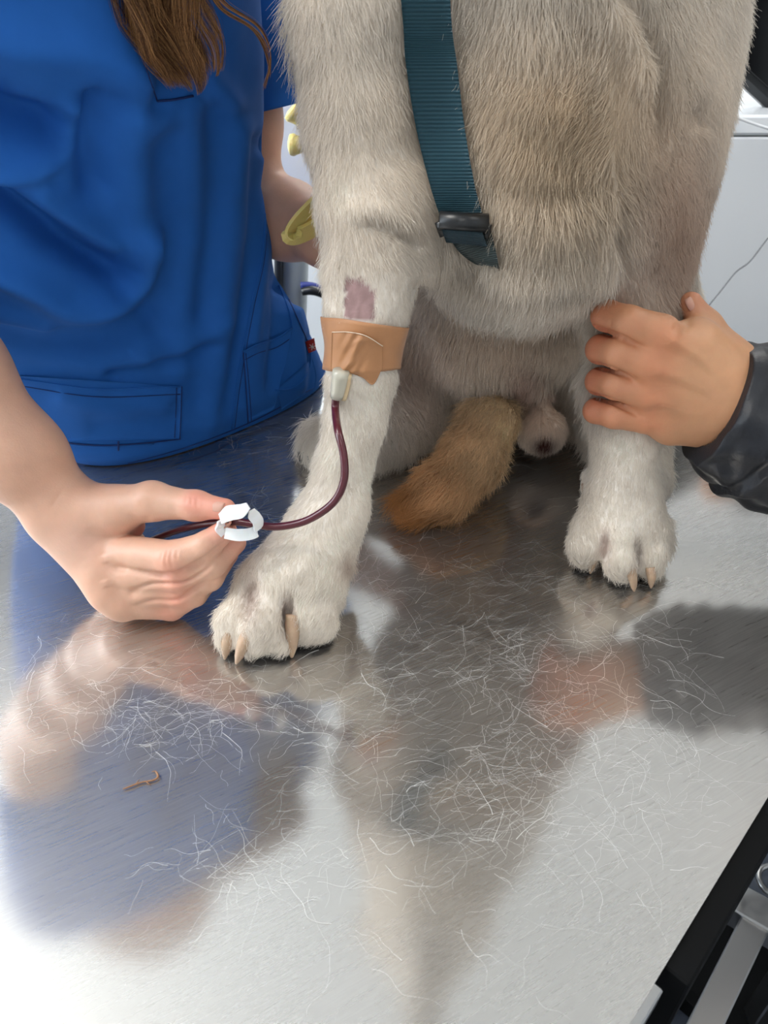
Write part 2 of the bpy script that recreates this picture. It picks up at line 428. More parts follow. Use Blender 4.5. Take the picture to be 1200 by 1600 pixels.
# ------------------------------------------------------------------ the examination table
TD = np.array([0.695, 0.719, 0.0]); TD /= np.linalg.norm(TD)       # along the table
TN = np.array([TD[1], -TD[0], 0.0])                                # across, towards its near right edge
NE = float(Z(1092, 1423, 0.0) @ TN)                                # near right edge
NW = NE - 0.66; D0, D1 = -0.42, 0.86
RT = np.stack([TD, TN, [0, 0, 1]], 1)
def TP(d, n, z): return TD * d + TN * n + np.array([0, 0, T + z])
def steel(name, base, r0, r1, scr, bscr=0.15, dirt=True):
    m = bpy.data.materials.new(name); m.use_nodes = True; nt = m.node_tree; L = nt.links.new
    b = nt.nodes['Principled BSDF']; b.inputs['Metallic'].default_value = 1.0; b.inputs['Base Color'].default_value = lin(base) + (1,)
    tc = nt.nodes.new('ShaderNodeTexCoord')
    def streak(rz, sx, sy, det=6):
        mp = nt.nodes.new('ShaderNodeMapping'); mp.inputs['Rotation'].default_value = (0, 0, rz); L(tc.outputs['Object'], mp.inputs['Vector'])
        m2 = nt.nodes.new('ShaderNodeMapping'); m2.inputs['Scale'].default_value = (sx, sy, 1); L(mp.outputs[0], m2.inputs['Vector'])
        n = nt.nodes.new('ShaderNodeTexNoise'); n.inputs['Scale'].default_value = 1.0; n.inputs['Detail'].default_value = det; n.inputs['Roughness'].default_value = .7
        L(m2.outputs[0], n.inputs['Vector']); return n.outputs['Fac']
    def mul(a, b_, op='MULTIPLY'):
        n = nt.nodes.new('ShaderNodeMath'); n.operation = op
        for i, x in enumerate((a, b_)):
            if hasattr(x, 'links'): L(x, n.inputs[i])
            else: n.inputs[i].default_value = x
        return n.outputs[0]
    def rng(x, a, b_, c, d):
        n = nt.nodes.new('ShaderNodeMapRange'); L(x, n.inputs[0]); n.inputs[1].default_value = a; n.inputs[2].default_value = b_
        n.inputs[3].default_value = c; n.inputs[4].default_value = d; return n.outputs[0]
    s1 = streak(0.03, 14, 900); s2 = streak(-0.5, 25, 700); s3 = streak(1.1, 30, 600)
    big = nt.nodes.new('ShaderNodeTexNoise'); big.inputs['Scale'].default_value = 7; big.inputs['Detail'].default_value = 5; L(tc.outputs['Object'], big.inputs['Vector'])
    rough = mul(rng(s1, .35, .7, r0, r1), rng(big.outputs['Fac'], .35, .65, .85, 1.2))
    L(rough, b.inputs['Roughness'])
    h = mul(mul(s1, mul(rng(s2, .60, .74, 0, .28), rng(s3, .62, .74, 0, .22), 'ADD'), 'ADD'), 1.0)
    bp = nt.nodes.new('ShaderNodeBump'); bp.inputs['Strength'].default_value = bscr; bp.inputs['Distance'].default_value = scr
    L(h, bp.inputs['Height']); L(bp.outputs['Normal'], b.inputs['Normal'])
    # a worn film of grease, dander and fine scratches: a rough layer over the mirror
    out = nt.nodes['Material Output']; df = nt.nodes.new('ShaderNodeBsdfDiffuse'); df.inputs['Color'].default_value = (.62, .60, .575, 1)
    L(bp.outputs['Normal'], df.inputs['Normal'])
    gl = nt.nodes.new('ShaderNodeBsdfGlossy'); gl.inputs['Color'].default_value = lin(base) + (1,); gl.inputs['Roughness'].default_value = .42
    L(bp.outputs['Normal'], gl.inputs['Normal'])
    m1 = nt.nodes.new('ShaderNodeMixShader'); m1.inputs[0].default_value = .22; L(b.outputs[0], m1.inputs[1]); L(gl.outputs[0], m1.inputs[2])
    m2 = nt.nodes.new('ShaderNodeMixShader'); L(m1.outputs[0], m2.inputs[1]); L(df.outputs[0], m2.inputs[2])
    L(rng(mul(s2, big.outputs['Fac']), .15, .4, .02, .10), m2.inputs[0])
    L(m2.outputs[0], out.inputs['Surface'])
    return m
M_top = steel('brushed_steel_top', (200, 196, 191), .07, .14, .00007)
M_steel = mat('plain_steel', (165, 165, 165), .3, metal=1.0)
M_black = mat('black_powder_coat', (7, 8, 9), .7, spec=.12)
tb = thing('examination_table', 'brushed stainless steel veterinary examination table top on a black frame', 'table', tuple(TP(.22, NE - .33, -T)))
th = .0022
t_top = MB()
# top plate with a rolled edge all round
prof = [(0, -.0), (.0061, -.0), (.0064, -.0002), (.0065, -.0005), (.0065, -th), (.0, -th)]
rings = []
V = []; Fc = []
cs = [(D0, NW), (D1, NW), (D1, NE), (D0, NE)]; sg = [(-1, -1), (1, -1), (1, 1), (-1, 1)]
R0 = .012
pts = []
for (cd, cn), (sd, sn) in zip(cs, sg):
    a0 = {(-1, -1): PI, (1, -1): 1.5 * PI, (1, 1): 0, (-1, 1): .5 * PI}[(sd, sn)]
    for k in range(5):
        a = a0 + k * PI / 8; pts.append((cd - sd * R0, cn - sn * R0, math.cos(a), math.sin(a)))
for off, z in prof:
    rings.append([TP(x + (R0 - .0065 + off) * c_, y + (R0 - .0065 + off) * s_, z) for x, y, c_, s_ in pts])
n_ = len(pts)
for r in rings: V += r
for i in range(len(rings) - 1):
    for k in range(n_): Fc.append((i * n_ + k, i * n_ + (k + 1) % n_, (i + 1) * n_ + (k + 1) % n_, (i + 1) * n_ + k))
Fc.append(tuple(range(n_))); Fc.append(tuple(range((len(rings) - 1) * n_, len(rings) * n_))[::-1])
mesh('table_top', V, Fc, M_top, tb, smooth=False)
# black side rails under the rim and the lifting frame
DS = float(Z(1047, 1512, 0.0) @ TD)
MB().box(TP((DS + .80) / 2, NE - .0040, -.0024 - .034), (.80 - DS, .034, .068), RT, .0012).build('side_rail', M_black, tb)
MB().box(TP((D0 + DS) / 2, NE - .0005, -.0024 - .009), (DS - D0 - .02, .0100, .018), RT, .001).build('edge_strip', M_steel, tb)
MB().box(TP(.24, NW + .03, -.0024 - .03), (1.1, .034, .06), RT, .004).build('side_rail', M_black, tb)
for d in (-.3, .3, .74): MB().box(TP(d, NE - .33, -.0024 - .025), (.05, .56, .05), RT, .003).build('cross_bar', M_black, tb)
MB().box(TP(.22, NE - .33, -.45), (.11, .11, .74), RT, .004).build('column', M_black, tb)
MB().box(TP(.22, NE - .33, -.84), (.9, .5, .06), RT, .01).build('base_plate', M_black, tb)
# the table's own steel lift frame, sticking out by the near right side
ft = thing('table_foot_frame', 'slim steel foot frame of the table with a cross bar beneath its near edge', 'stand', tuple(TP(.45, NE + .12, -T)))
def bar(a, b, wd, ht, name, m, parent, up=(0, 0, 1)):
    a = np.array(a); b = np.array(b); x = b - a; ln = np.linalg.norm(x); x = x / ln
    z = np.array(up, float); z -= x * z.dot(x); z /= np.linalg.norm(z); y = np.cross(z, x)
    return MB().box((a + b) / 2, (ln, wd, ht), np.stack([x, y, z], 1), .002).build(name, m, parent)
FZ = -.62
bar(Z(1178, 1445, FZ), Z(1075, 1655, FZ), .034, .03, 'bar', M_steel, ft)
bar(Z(1135, 1405, FZ), Z(1290, 1495, FZ), .045, .04, 'cross_bar', M_steel, ft)
for u_, v_ in ((1083, 1640), (1260, 1480)):
    p = Z(u_, v_, FZ); q = p.copy(); q[2] = 0.0
    bar(p, q, .03, .03, 'leg', M_steel, ft, (0, 1, 0))
kt = thing('foot_pedal', 'black foot pedal with a bright steel ring beside the foot frame', 'pedal', tuple(Z(1335, 1360, FZ)))
p = Z(1335, 1350, FZ + .02)
MB().box(p - [0, 0, .02], (.09, .12, .05), None, .01).build('pedal_body', M_black, kt)
ringp = [Z(1213, 1378, FZ + .06) + np.array([.022 * math.cos(a), .022 * math.sin(a), 0]) for a in np.linspace(0, 2 * PI, 20)]
MB().tube(ringp, .004, 8, False).build('ring', M_steel, kt, True)
bar(p - [0, 0, .04], np.array([p[0], p[1], 0.0]), .05, .05, 'post', M_black, kt, (0, 1, 0))
fm = MB().box(Z(1200, 1560, -T + .03), (.2, .3, .06), RT, .012).build('floor_box', M_black)
tag(fm, 'low black box on the floor beneath the table edge', 'box')
# ================================================================== THE DOG
TAIL = [(Q(780, 620, .77), .019), (Z(766, 660, .068), .0235), (Z(738, 716, .046), .0265), (Z(694, 762, .032), .0225), (Z(650, 788, .019), .0130), (Z(622, 788, .013), .006)]
def make_dog():
    S = Sdf(0.0032)
    # trunk, sitting, chest to the camera
    S.add([el(Q(845, 170, .615), (.098, .112, .095)), el(Q(790, 320, .60), (.070, .088, .062)), el(Q(895, 270, .595), (.078, .092, .085)),
           rc(B(850, 120, .70, 215), B(885, 400, .84, 170)), rc(B(850, 400, .76, 125), B(870, 550, .86, 125))], .06, .03)
    S.add([el(Q(785, 480, .690), (.080, .085, .070)), el(Q(768, 545, .690), (.050, .06, .045))], .02, .012)
    S.add([rc((Q(880, 420, .82), .12), (Q(975, 500, .86), .085))], .02, .04)
    # neck and head above the frame
    nk = np.array([.085, .62, T + .50]); hd = np.array([.06, .545, T + .70])
    S.add([rc((Q(840, 60, .66), .125), (nk, .118)), rc((nk, .118), (hd, .085))], .05, .06)
    S.add([el(hd + [0, .01, .015], (.068, .078, .062)), rc((hd + [0, -.05, -.012], .038), (hd + [-.01, -.135, -.035], .026)),
           rc((hd + [0, -.04, -.04], .026), (hd + [-.01, -.12, -.062], .016))], .025, .03)
    for sx in (-1, 1):
        S.add([rc((hd + [sx * .045, .03, .055], .022), (hd + [sx * .078, .01, .055], .02)), rc((hd + [sx * .078, .01, .055], .02), (hd + [sx * .088, -.01, .005], .012))], .01, .012)
        S.add([el(hd + [sx * .034, -.058, .018], (.016, .014, .011))], .01, .008, sub=True)
    S.add(el(hd + [-.01, -.158, -.028], (.017, .012, .013)), .004, .006)
    # thighs and hind feet
    S.add([rc(B(730, 470, .78, 100), B(645, 600, .72, 88))], .03, .035)
    S.add([rc(B(645, 605, .72, 80), (Z(600, 655, .045), .040)), rc((Z(600, 655, .045), .036), (Z(560, 690, .03), .026)), rc((Z(560, 690, .03), .024), (Z(506, 688, .024), .0205))], .02, .02)
    for (a, b, c, d) in ((488, 668, 482, 700), (500, 674, 492, 712)): S.add([rc((Z(a, b, .032), .011), (Z(c, d, .012), .010))], .004, .006)
    S.add([rc(B(960, 480, .80, 100), B(950, 620, .72, 78)), rc(B(955, 610, .72, 70), (Z(985, 700, .035), .032)), rc((Z(985, 700, .035), .03), (Z(1008, 752, .026), .024))], .02, .03)
    # belly fold, sheath
    S.add([rc(B(822, 575, .71, 24), B(832, 625, .675, 17)), rc(B(834, 632, .668, 18), B(846, 672, .650, 36))], .012, .008)
    # tail
    S.add(chain(TAIL), .01, .008)
    # foreleg beside the nurse (the bandaged one)
    S.add(chain([B(575, 40, .56, 120), B(580, 200, .545, 96), B(590, 320, .525, 82), B(580, 430, .505, 66), B(574, 500, .495, 54), B(566, 590, .486, 47),
                 B(553, 660, .478, 42), B(536, 730, .468, 38), B(526, 790, .458, 42), B(502, 845, .444, 44)]), .015, .022)
    S.add(el(Q(655, 330, .545), (.03, .04, .04)), .02, .03)
    S.add([rc(B(515, 800, .458, 38), (Z(485, 880, .058), .020)), rc(B(500, 830, .45, 38), (Z(440, 905, .040), .022)), rc(B(505, 830, .45, 38), (Z(492, 910, .040), .021)),
           rc((Z(478, 860, .055), .02), (Z(402, 912, .034), .016))], .02, .015)
    S.add([rc((Z(402, 912, .033), .0135), (Z(366, 970, .020), .0125)), rc((Z(366, 970, .020), .0125), (Z(357, 998, .011), .0095))], .008, .006)
    S.add([rc((Z(440, 908, .040), .0150), (Z(409, 970, .027), .0145)), rc((Z(409, 970, .027), .0145), (Z(396, 1004, .012), .0115)), rc((Z(420, 990, .014), .012), (Z(438, 1005, .010), .0095))], .008, .005)
    S.add([rc((Z(495, 905, .040), .0155), (Z(487, 950, .028), .0150)), rc((Z(487, 950, .028), .0150), (Z(476, 982, .013), .0125)), rc((Z(490, 960, .02), .014), (Z(500, 975, .015), .0135))], .008, .005)
    S.add([rc((Z(520, 885, .034), .0125), (Z(512, 935, .018), .013))], .006, .008)
    S.add([rc(B(538, 862, .458, 14), B(546, 890, .455, 10))], .004, .006)
    # the other foreleg
    S.add(chain([B(1000, 50, .63, 112), B(1012, 190, .61, 78), B(1010, 300, .59, 72), B(1003, 400, .575, 64), B(995, 490, .56, 60), B(984, 590, .545, 50), B(978, 680, .53, 45),
                 B(974, 740, .52, 44), B(970, 795, .51, 48)]), .015, .03)
    S.add([rc(B(968, 790, .512, 46), (Z(925, 828, .034), .018)), rc(B(970, 790, .512, 46), (Z(965, 838, .036), .019)), rc(B(975, 790, .512, 46), (Z(1010, 832, .034), .018))], .015, .015)
    S.add([rc((Z(928, 826, .034), .014), (Z(913, 852, .024), .0135)), rc((Z(913, 852, .024), .0135), (Z(914, 868, .013), .0115))], .006, .004)
    S.add([rc((Z(965, 835, .036), .015), (Z(968, 868, .025), .0145)), rc((Z(968, 868, .025), .0145), (Z(972, 888, .013), .0120))], .006, .004)
    S.add([rc((Z(1005, 835, .034), .014), (Z(1014, 862, .024), .0135)), rc((Z(1014, 862, .024), .0135), (Z(1014, 884, .013), .0115))], .006, .004)
    S.add([rc((Z(1028, 822, .030), .012), (Z(1032, 852, .018), .0115))], .006, .006)
    S.add([rc(B(921, 742, .535, 12), B(915, 762, .535, 8))], .004, .006)
    def disp(V, N):
        d = .0016 * wob(V, 55, 3) + .0009 * wob(V, 120, 4)
        zz = V[:, 2] - T
        V = V + N * (d * np.clip((zz - .04) / .06, 0, 1))[:, None]
        near = V[:, 1] < .53; u, v, zc = proj(V)
        V = grooves(V, N, [([(548, 348), (600, 352), (645, 378), (668, 402)], 8, -.006), ([(540, 330), (600, 330), (660, 360)], 12, .003),
                           ([(395, 905), (388, 935), (372, 975)], 5, -.006), ([(452, 925), (450, 955), (444, 985)], 4.5, -.007), ([(390, 950), (378, 985)], 3, -.002),
                           ([(505, 845), (470, 890), (440, 905)], 10, .002), ([(520, 700), (516, 780)], 12, .0015)], near)
        V = grooves(V, N, [([(946, 836), (944, 860), (940, 882)], 4, -.006), ([(997, 842), (999, 862), (1000, 885)], 3.5, -.006), ([(1022, 840), (1028, 862)], 3, -.003),
                           ([(976, 700), (970, 790)], 12, .002)], (V[:, 1] < .56) & (zz < .2))
        V = grooves(V, N, [([(975, -10), (1022, 90), (1040, 180), (1030, 260)], 13, -.011), ([(940, -10), (990, 70), (1012, 150)], 16, .008),
                           ([(700, 400), (770, 432), (860, 438), (950, 452)], 10, -.010), ([(720, 385), (800, 412), (900, 415)], 14, .006),
                           ([(1090, 150), (1100, 210)], 12, -.005), ([(955, 330), (975, 400), (965, 455)], 10, -.006), ([(880, 560), (850, 570), (820, 560)], 9, -.006),
                           ([(668, 395), (672, 450), (700, 520), (745, 590)], 9, .005), ([(650, 430), (660, 500), (690, 570)], 8, -.006),
                           ([(780, 120), (860, 170), (930, 160)], 20, .004), ([(760, 250), (850, 290), (960, 260)], 18, -.004)], (V[:, 1] > .42) & (v < 605))
        return V
    return S.mesh(2, floor=T + .0012, disp=disp)
DV, DF = make_dog()
DN = vnormals(DV, DF)
dog_tree = bvh(DV, DF)
TAILPX = [(560, 850), (560, 730), (690, 640), (715, 632), (815, 650), (822, 720), (800, 770), (720, 835), (600, 860)]
SHAVE = [(538, 430), (565, 432), (583, 452), (584, 500), (538, 500)]
TAPE = [(500, 500), (645, 508), (640, 572), (602, 572), (582, 596), (500, 575)]
def dog_color(P):
    u, v, zc = proj(P); n = len(P)
    cream = np.array(lin((238, 230, 219))); warm = np.array(lin((200, 176, 142))); pink = np.array(lin((176, 140, 128)))
    c = np.tile(cream, (n, 1))
    def blend(w, col):
        w = np.clip(w, 0, 1)[:, None]; return c * (1 - w) + np.asarray(col) * w
    X, Y, Zt = P[:, 0], P[:, 1], P[:, 2] - T
    g = lambda cu, cv, ru, rv: np.exp(-((u - cu) / ru) ** 2 - ((v - cv) / rv) ** 2)
    front = Y < .75
    c = blend(.75 * g(880, 200, 210, 190) * front, warm)
    c = blend(.35 * (.5 + .5 * wob(P, 26, 8)) * g(860, 220, 260, 260), lin((176, 150, 118)))
    c = blend(.7 * g(1060, 360, 70, 170) * front, lin((178, 146, 124)))
    c = blend(.55 * g(640, 560, 60, 90) * (Y > .56), lin((206, 172, 152))); c = blend(.55 * g(790, 520, 130, 100) * (Y > .58), lin((222, 194, 166)))
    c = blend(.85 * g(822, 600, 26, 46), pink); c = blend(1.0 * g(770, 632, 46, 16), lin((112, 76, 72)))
    c = blend(.6 * g(850, 655, 55, 55), lin((206, 172, 146)))
    c = blend(1.25 * g(851, 693, 17, 12) * (Y < .68), lin((74, 40, 36)))
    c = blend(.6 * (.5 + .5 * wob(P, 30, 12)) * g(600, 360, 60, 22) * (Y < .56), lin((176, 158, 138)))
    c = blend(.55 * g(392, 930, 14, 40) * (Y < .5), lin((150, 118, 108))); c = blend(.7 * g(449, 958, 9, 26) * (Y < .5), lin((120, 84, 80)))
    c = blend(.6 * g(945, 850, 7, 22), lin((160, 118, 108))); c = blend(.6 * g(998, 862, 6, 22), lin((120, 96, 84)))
    c = blend(.5 * g(545, 880, 12, 18), lin((150, 118, 98)))
    # sole pads are dark
    c = blend(((Zt < .006) & (Y < .6)).astype(float), lin((48, 42, 40)))
    # tail: sandy at the root, ginger at the tip
    tl = np.min([p_d(p, P) for p in chain(TAIL)], axis=0) < .0035
    t = np.clip((800 - u) / 220 + (v - 680) / 400, 0, 1)[:, None]
    tc = np.array(lin((240, 214, 176))) * (1 - t) + np.array(lin((196, 140, 86))) * t
    c = np.where(tl[:, None], tc, c)
    sh = inpoly(u, v, SHAVE) & (Y < .5)
    c = np.where(sh[:, None], np.array(lin((168, 138, 136))) * (.95 + .12 * np.sin(v * .9 + 2 * np.sin(u * .3)))[:, None], c)
    return c, tl, sh
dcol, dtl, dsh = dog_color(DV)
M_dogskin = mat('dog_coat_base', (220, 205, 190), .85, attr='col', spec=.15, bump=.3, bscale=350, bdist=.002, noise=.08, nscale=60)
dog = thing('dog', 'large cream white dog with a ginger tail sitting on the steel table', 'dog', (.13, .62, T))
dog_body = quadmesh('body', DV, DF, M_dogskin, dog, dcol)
STRAPPX = [(628, -60), (700, -60), (712, 110), (724, 240), (752, 330), (766, 400), (740, 402), (700, 365), (660, 220), (636, 90)]
def make_fur(count, seed):
    rs = np.random.RandomState(seed)
    A = .5 * np.linalg.norm(np.cross(DV[DF[:, 2]] - DV[DF[:, 0]], DV[DF[:, 3]] - DV[DF[:, 1]]), axis=1)
    C = DV[DF].mean(1); u, v, zc = proj(C)
    FN = DN[DF].mean(1); toward = ((CAM - C) * FN).sum(1) / np.linalg.norm(CAM - C, axis=1)
    w = A * np.where(toward > -.25, 1.0, .22) * np.where(v < -60, .22, 1.0) * np.where(zc > .62, .55, 1.0)
    w = w / w.sum()
    fi = rs.choice(len(DF), count, p=w); s, t = rs.rand(2, count, 1)
    q = DV[DF[fi]]; P = q[:, 0] * (1 - s) * (1 - t) + q[:, 1] * s * (1 - t) + q[:, 2] * s * t + q[:, 3] * (1 - s) * t
    qn = DN[DF[fi]]; N = qn[:, 0] * (1 - s) * (1 - t) + qn[:, 1] * s * (1 - t) + qn[:, 2] * s * t + qn[:, 3] * (1 - s) * t
    N /= np.linalg.norm(N, axis=1)[:, None]
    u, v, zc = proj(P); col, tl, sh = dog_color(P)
    X, Y, Zt = P[:, 0], P[:, 1], P[:, 2] - T
    keep = (Zt > .0045) & ~(inpoly(u, v, TAPE) & (Y < .53)) & ~(inpoly(u, v, STRAPPX) & (N[:, 1] < .3))
    keep &= ~(((P - Z(852, 690, .0)) ** 2).sum(1) < 0)
    P, N, u, v, zc, col, tl, sh, X, Y, Zt = [a[keep] for a in (P, N, u, v, zc, col, tl, sh, X, Y, Zt)]
    n = len(P); g = lambda cu, cv, ru, rv: np.exp(-((u - cu) / ru) ** 2 - ((v - cv) / rv) ** 2)
    # length by region
    leg = ((u < 700) & (Y < .53) & (v > 420)) | ((u > 860) & (v > 640) & (Y < .58))
    Lh = np.full(n, .024)
    Lh = np.where(Zt > .33, .022, Lh)
    Lh = np.where((u < 690) & (Y < .56), .0105, Lh)
    Lh = np.where((u > 960) & (v > -60), .011, Lh)
    Lh = np.where((Y > .58) & (u < 900) & (v > 430) & (v < 625), .030, Lh)
    Lh = np.where(leg, .0075, Lh)
    Lh = np.where((Zt < .055) & (Y < .53), .0085, Lh)
    Lh = np.where(tl, .019, Lh); Lh = np.where(sh, .0012, Lh)
    Lh = np.where((g(850, 670, 50, 55) > .3) & (Y < .70), .010, Lh)
    Lh = np.where(Zt > .60, .009, Lh)
    Lh = Lh * rs.uniform(.65, 1.2, n) * (1 + .25 * wob(P, 40, 21))
    # lie of the coat
    flow = np.tile(np.array([0., -.12, -1.]), (n, 1))
    ch = (g(870, 220, 190, 200) * (Y < .7))[:, None]
    sw = np.stack([wob(P, 22, 31), .3 * wob(P, 22, 32), wob(P, 24, 33)], 1)
    flow = flow + ch * 1.15 * sw + .22 * np.stack([wob(P, 60, 41), wob(P, 60, 42), wob(P, 60, 43)], 1)
    flow[:, 0] += np.where((u < 690) & (v < 700), .25, 0) + np.where((u > 960) & (v < 500), .55, 0)
    pw = ((Zt < .07) & (Y < .52))[:, None]; flow = np.where(pw, np.array([-.15, -1., -.35]) + .2 * sw, flow)
    tdir = np.array([-.55, -.75, -.15]); flow = np.where(tl[:, None], tdir + .3 * sw, flow)
    flow = flow - N * (flow * N).sum(1)[:, None]; flow /= np.linalg.norm(flow, axis=1)[:, None] + 1e-6
    lift = np.where(tl, .62, np.where(leg, .24, .34)) + .08 * wob(P, 50, 51)
    lift = np.where(pw[:, 0], .26, lift)
    jit = rs.normal(size=(n, 3)) * .16
    d0 = flow + N * (lift + .25)[:, None] + jit; d0 /= np.linalg.norm(d0, axis=1)[:, None]
    d1 = flow + N * (lift * .25)[:, None] + jit * 1.6 + np.array([0, 0, -.12]); d1 /= np.linalg.norm(d1, axis=1)[:, None]
    k = 5; out = np.zeros((n, k, 3)); out[:, 0] = P - N * .0006; cur = out[:, 0].copy()
    for i in range(1, k):
        t = i / (k - 1); dd = d0 * (1 - t) + d1 * t; dd /= np.linalg.norm(dd, axis=1)[:, None]
        cur = cur + dd * (Lh / (k - 1))[:, None]; out[:, i] = cur
    out[:, :, 2] = np.maximum(out[:, :, 2], T + .0006)
    var = rs.uniform(.86, 1.1, (n, 1)) * (1 + .07 * wob(P, 70, 61))[:, None]
    var = np.where(tl[:, None], var * (1 + .16 * wob(P, 110, 62) + rs.uniform(-.22, .14, n))[:, None], var)
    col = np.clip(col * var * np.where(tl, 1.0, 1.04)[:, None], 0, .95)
    rad = np.where(Lh > .015, .00019, .00016) * np.where(zc > .6, 1.35, 1.0)
    return out, rad, col
M_fur = hairmat('dog_fur', attr='col', translucent=.3)
FP, FR, FC = make_fur(NFUR, 5)
fur = strands('coat', FP, FR, .00004, M_fur, dog, FC); fur['kind'] = 'stuff'
# claws
M_claw = mat('dog_claw', (186, 158, 132), .35, noise=.1, nscale=200, sss=.2)
M_clawd = mat('dog_dark_claw', (52, 44, 40), .35)
def claw(p, q, r, m=M_claw, lab=None):
    p = np.array(p); q = np.array(q); mid = (p + q) / 2 + np.array([0, -.0015, .0018])
    o = MB().tube([p, p * .5 + mid * .5, mid, mid * .45 + q * .55, q], [r, r * .98, r * .85, r * .6, r * .18], 12, sub=3).build('claw', m, dog, True)
    if lab: o['label'] = lab
claw(Z(359, 985, .020), Z(351, 1030, .0015), .0050); claw(Z(391, 985, .026), Z(369, 1037, .0015), .0056); claw(Z(459, 960, .030), Z(456, 1027, .0015), .0062)
claw(Z(927, 862, .020), Z(922, 896, .0015), .0044); claw(Z(984, 888, .020), Z(991, 924, .0015), .0044); claw(Z(1016, 886, .019), Z(1017, 919, .0015), .0042)
claw(Q(541, 878, .450), Q(543, 896, .446), .0028); claw(Q(913, 757, .530), Q(910, 768, .528), .0026)
for a in ((472, 706, 471, 724), (486, 712, 487, 728)): claw(Z(a[0], a[1], .014), Z(a[2], a[3], .0015), .0045, M_clawd, 'dark hind claw')
claw(Z(1024, 768, .012), Z(1026, 790, .0015), .0042, M_clawd, 'dark hind claw')
# face above the frame
hd = np.array([.06, .545, T + .70]); M_nose = mat('nose_leather', (30, 26, 26), .3); M_eye = mat('dog_eye', (50, 30, 18), .08)
def ball(name, c, r, m, parent, n=12):
    V = [(c[0] + r[0] * math.sin(PI * i / n) * math.cos(2 * PI * j / (2 * n)), c[1] + r[1] * math.sin(PI * i / n) * math.sin(2 * PI * j / (2 * n)), c[2] + r[2] * math.cos(PI * i / n)) for i in range(n + 1) for j in range(2 * n)]
    Fc = [(i * 2 * n + j, i * 2 * n + (j + 1) % (2 * n), (i + 1) * 2 * n + (j + 1) % (2 * n), (i + 1) * 2 * n + j) for i in range(n) for j in range(2 * n)]
    return mesh(name, V, Fc, m, parent)
ball('nose', hd + [-.01, -.164, -.026], (.019, .012, .014), M_nose, dog)
for sx in (-1, 1): ball('eye', hd + [sx * .033, -.050, .016], (.012, .012, .012), M_eye, dog)

# ------------------------------------------------------------------ things worn by the dog
def drape(tree, rows, off, smoothit=3, grow=0.0):
    """rows: list of lists of pixel points; each is dropped onto the body and lifted by off."""
    P = np.array([[hit(tree, u, v, off, default=np.array([np.nan] * 3)) for (u, v) in r] for r in rows])
    for _ in range(smoothit):
        r = np.linalg.norm(P - CAM, axis=2)
        Rm = r.copy(); Rm[1:-1] = np.fmin(r[1:-1], .25 * r[:-2] + .5 * r[1:-1] + .25 * r[2:]); Rm[:, 1:-1] = np.fmin(Rm[:, 1:-1], .25 * Rm[:, :-2] + .5 * Rm[:, 1:-1] + .25 * Rm[:, 2:])
        P = CAM + (P - CAM) * (Rm / r)[..., None]
    return P
def sheet(P, thick, flip=False):
    """a cloth sheet from a grid of points, closed with real thickness away from the camera"""
    h, w_ = P.shape[:2]; V = P.reshape(-1, 3); dirs = V - CAM; dirs /= np.linalg.norm(dirs, axis=1)[:, None]
    V2 = V + dirs * thick; n = len(V); Fc = []
    for i in range(h - 1):
        for j in range(w_ - 1):
            a, b, c, d = i * w_ + j, i * w_ + j + 1, (i + 1) * w_ + j + 1, (i + 1) * w_ + j
            Fc += [(d, c, b, a), (a + n, b + n, c + n, d + n)]
    bd = [(i * w_, (i + 1) * w_) for i in range(h - 1)] + [((h - 1) * w_ + j, (h - 1) * w_ + j + 1) for j in range(w_ - 1)] + \
         [((i + 1) * w_ + w_ - 1, i * w_ + w_ - 1) for i in range(h - 1)] + [(j + 1, j) for j in range(w_ - 1)]
    for a, b in bd: Fc.append((a, b, b + n, a + n))
    return np.vstack([V, V2]), Fc
def webbing(name, rgb, scale):
    m = mat(name, rgb, .6, spec=.3); nt = m.node_tree; b = nt.nodes['Principled BSDF']; L = nt.links.new
    uv = nt.nodes.new('ShaderNodeAttribute'); uv.attribute_name = 'strapuv'
    wv = nt.nodes.new('ShaderNodeTexWave'); wv.bands_direction = 'Y'; wv.inputs['Scale'].default_value = scale; wv.inputs['Distortion'].default_value = .4
    L(uv.outputs['Vector'], wv.inputs['Vector']); bp = nt.nodes.new('ShaderNodeBump'); bp.inputs['Strength'].default_value = .8; bp.inputs['Distance'].default_value = .0006
    L(wv.outputs['Fac'], bp.inputs['Height']); L(bp.outputs['Normal'], b.inputs['Normal'])
    mr = nt.nodes.new('ShaderNodeMapRange'); L(wv.outputs['Fac'], mr.inputs[0]); mr.inputs[3].default_value = .8; mr.inputs[4].default_value = 1.12
    vm = nt.nodes.new('ShaderNodeVectorMath'); vm.operation = 'MULTIPLY'; vm.inputs[0].default_value = lin(rgb); L(mr.outputs[0], vm.inputs[1]); L(vm.outputs[0], b.inputs['Base Color'])
    return m
def adduv(o, h, w_, length):
    at = o.data.attributes.new('strapuv', 'FLOAT_VECTOR', 'POINT'); n = h * w_
    uv = np.zeros((2 * n, 3), np.float32); ii, jj = np.meshgrid(np.arange(h), np.arange(w_), indexing='ij')
    uv[:n, 0] = (jj / (w_ - 1)).ravel(); uv[:n, 1] = (ii / (h - 1) * length).ravel(); uv[n:] = uv[:n]; at.data.foreach_set('vector', uv.ravel())
M_web = webbing('teal_webbing', (33, 68, 80), 8.0)
M_buckle = mat('black_plastic', (26, 28, 30), .35)
hs = thing('dog_harness', 'teal webbing harness strap with a black slider running down the dog\'s chest', 'harness', tuple(Q(690, 150, .53)))
Ledge = spl([(620, -70), (630, 40), (634, 100), (650, 200), (672, 290), (690, 345)], 6); Redge = spl([(700, -70), (706, 40), (714, 100), (726, 200), (742, 290), (757, 345)], 6)
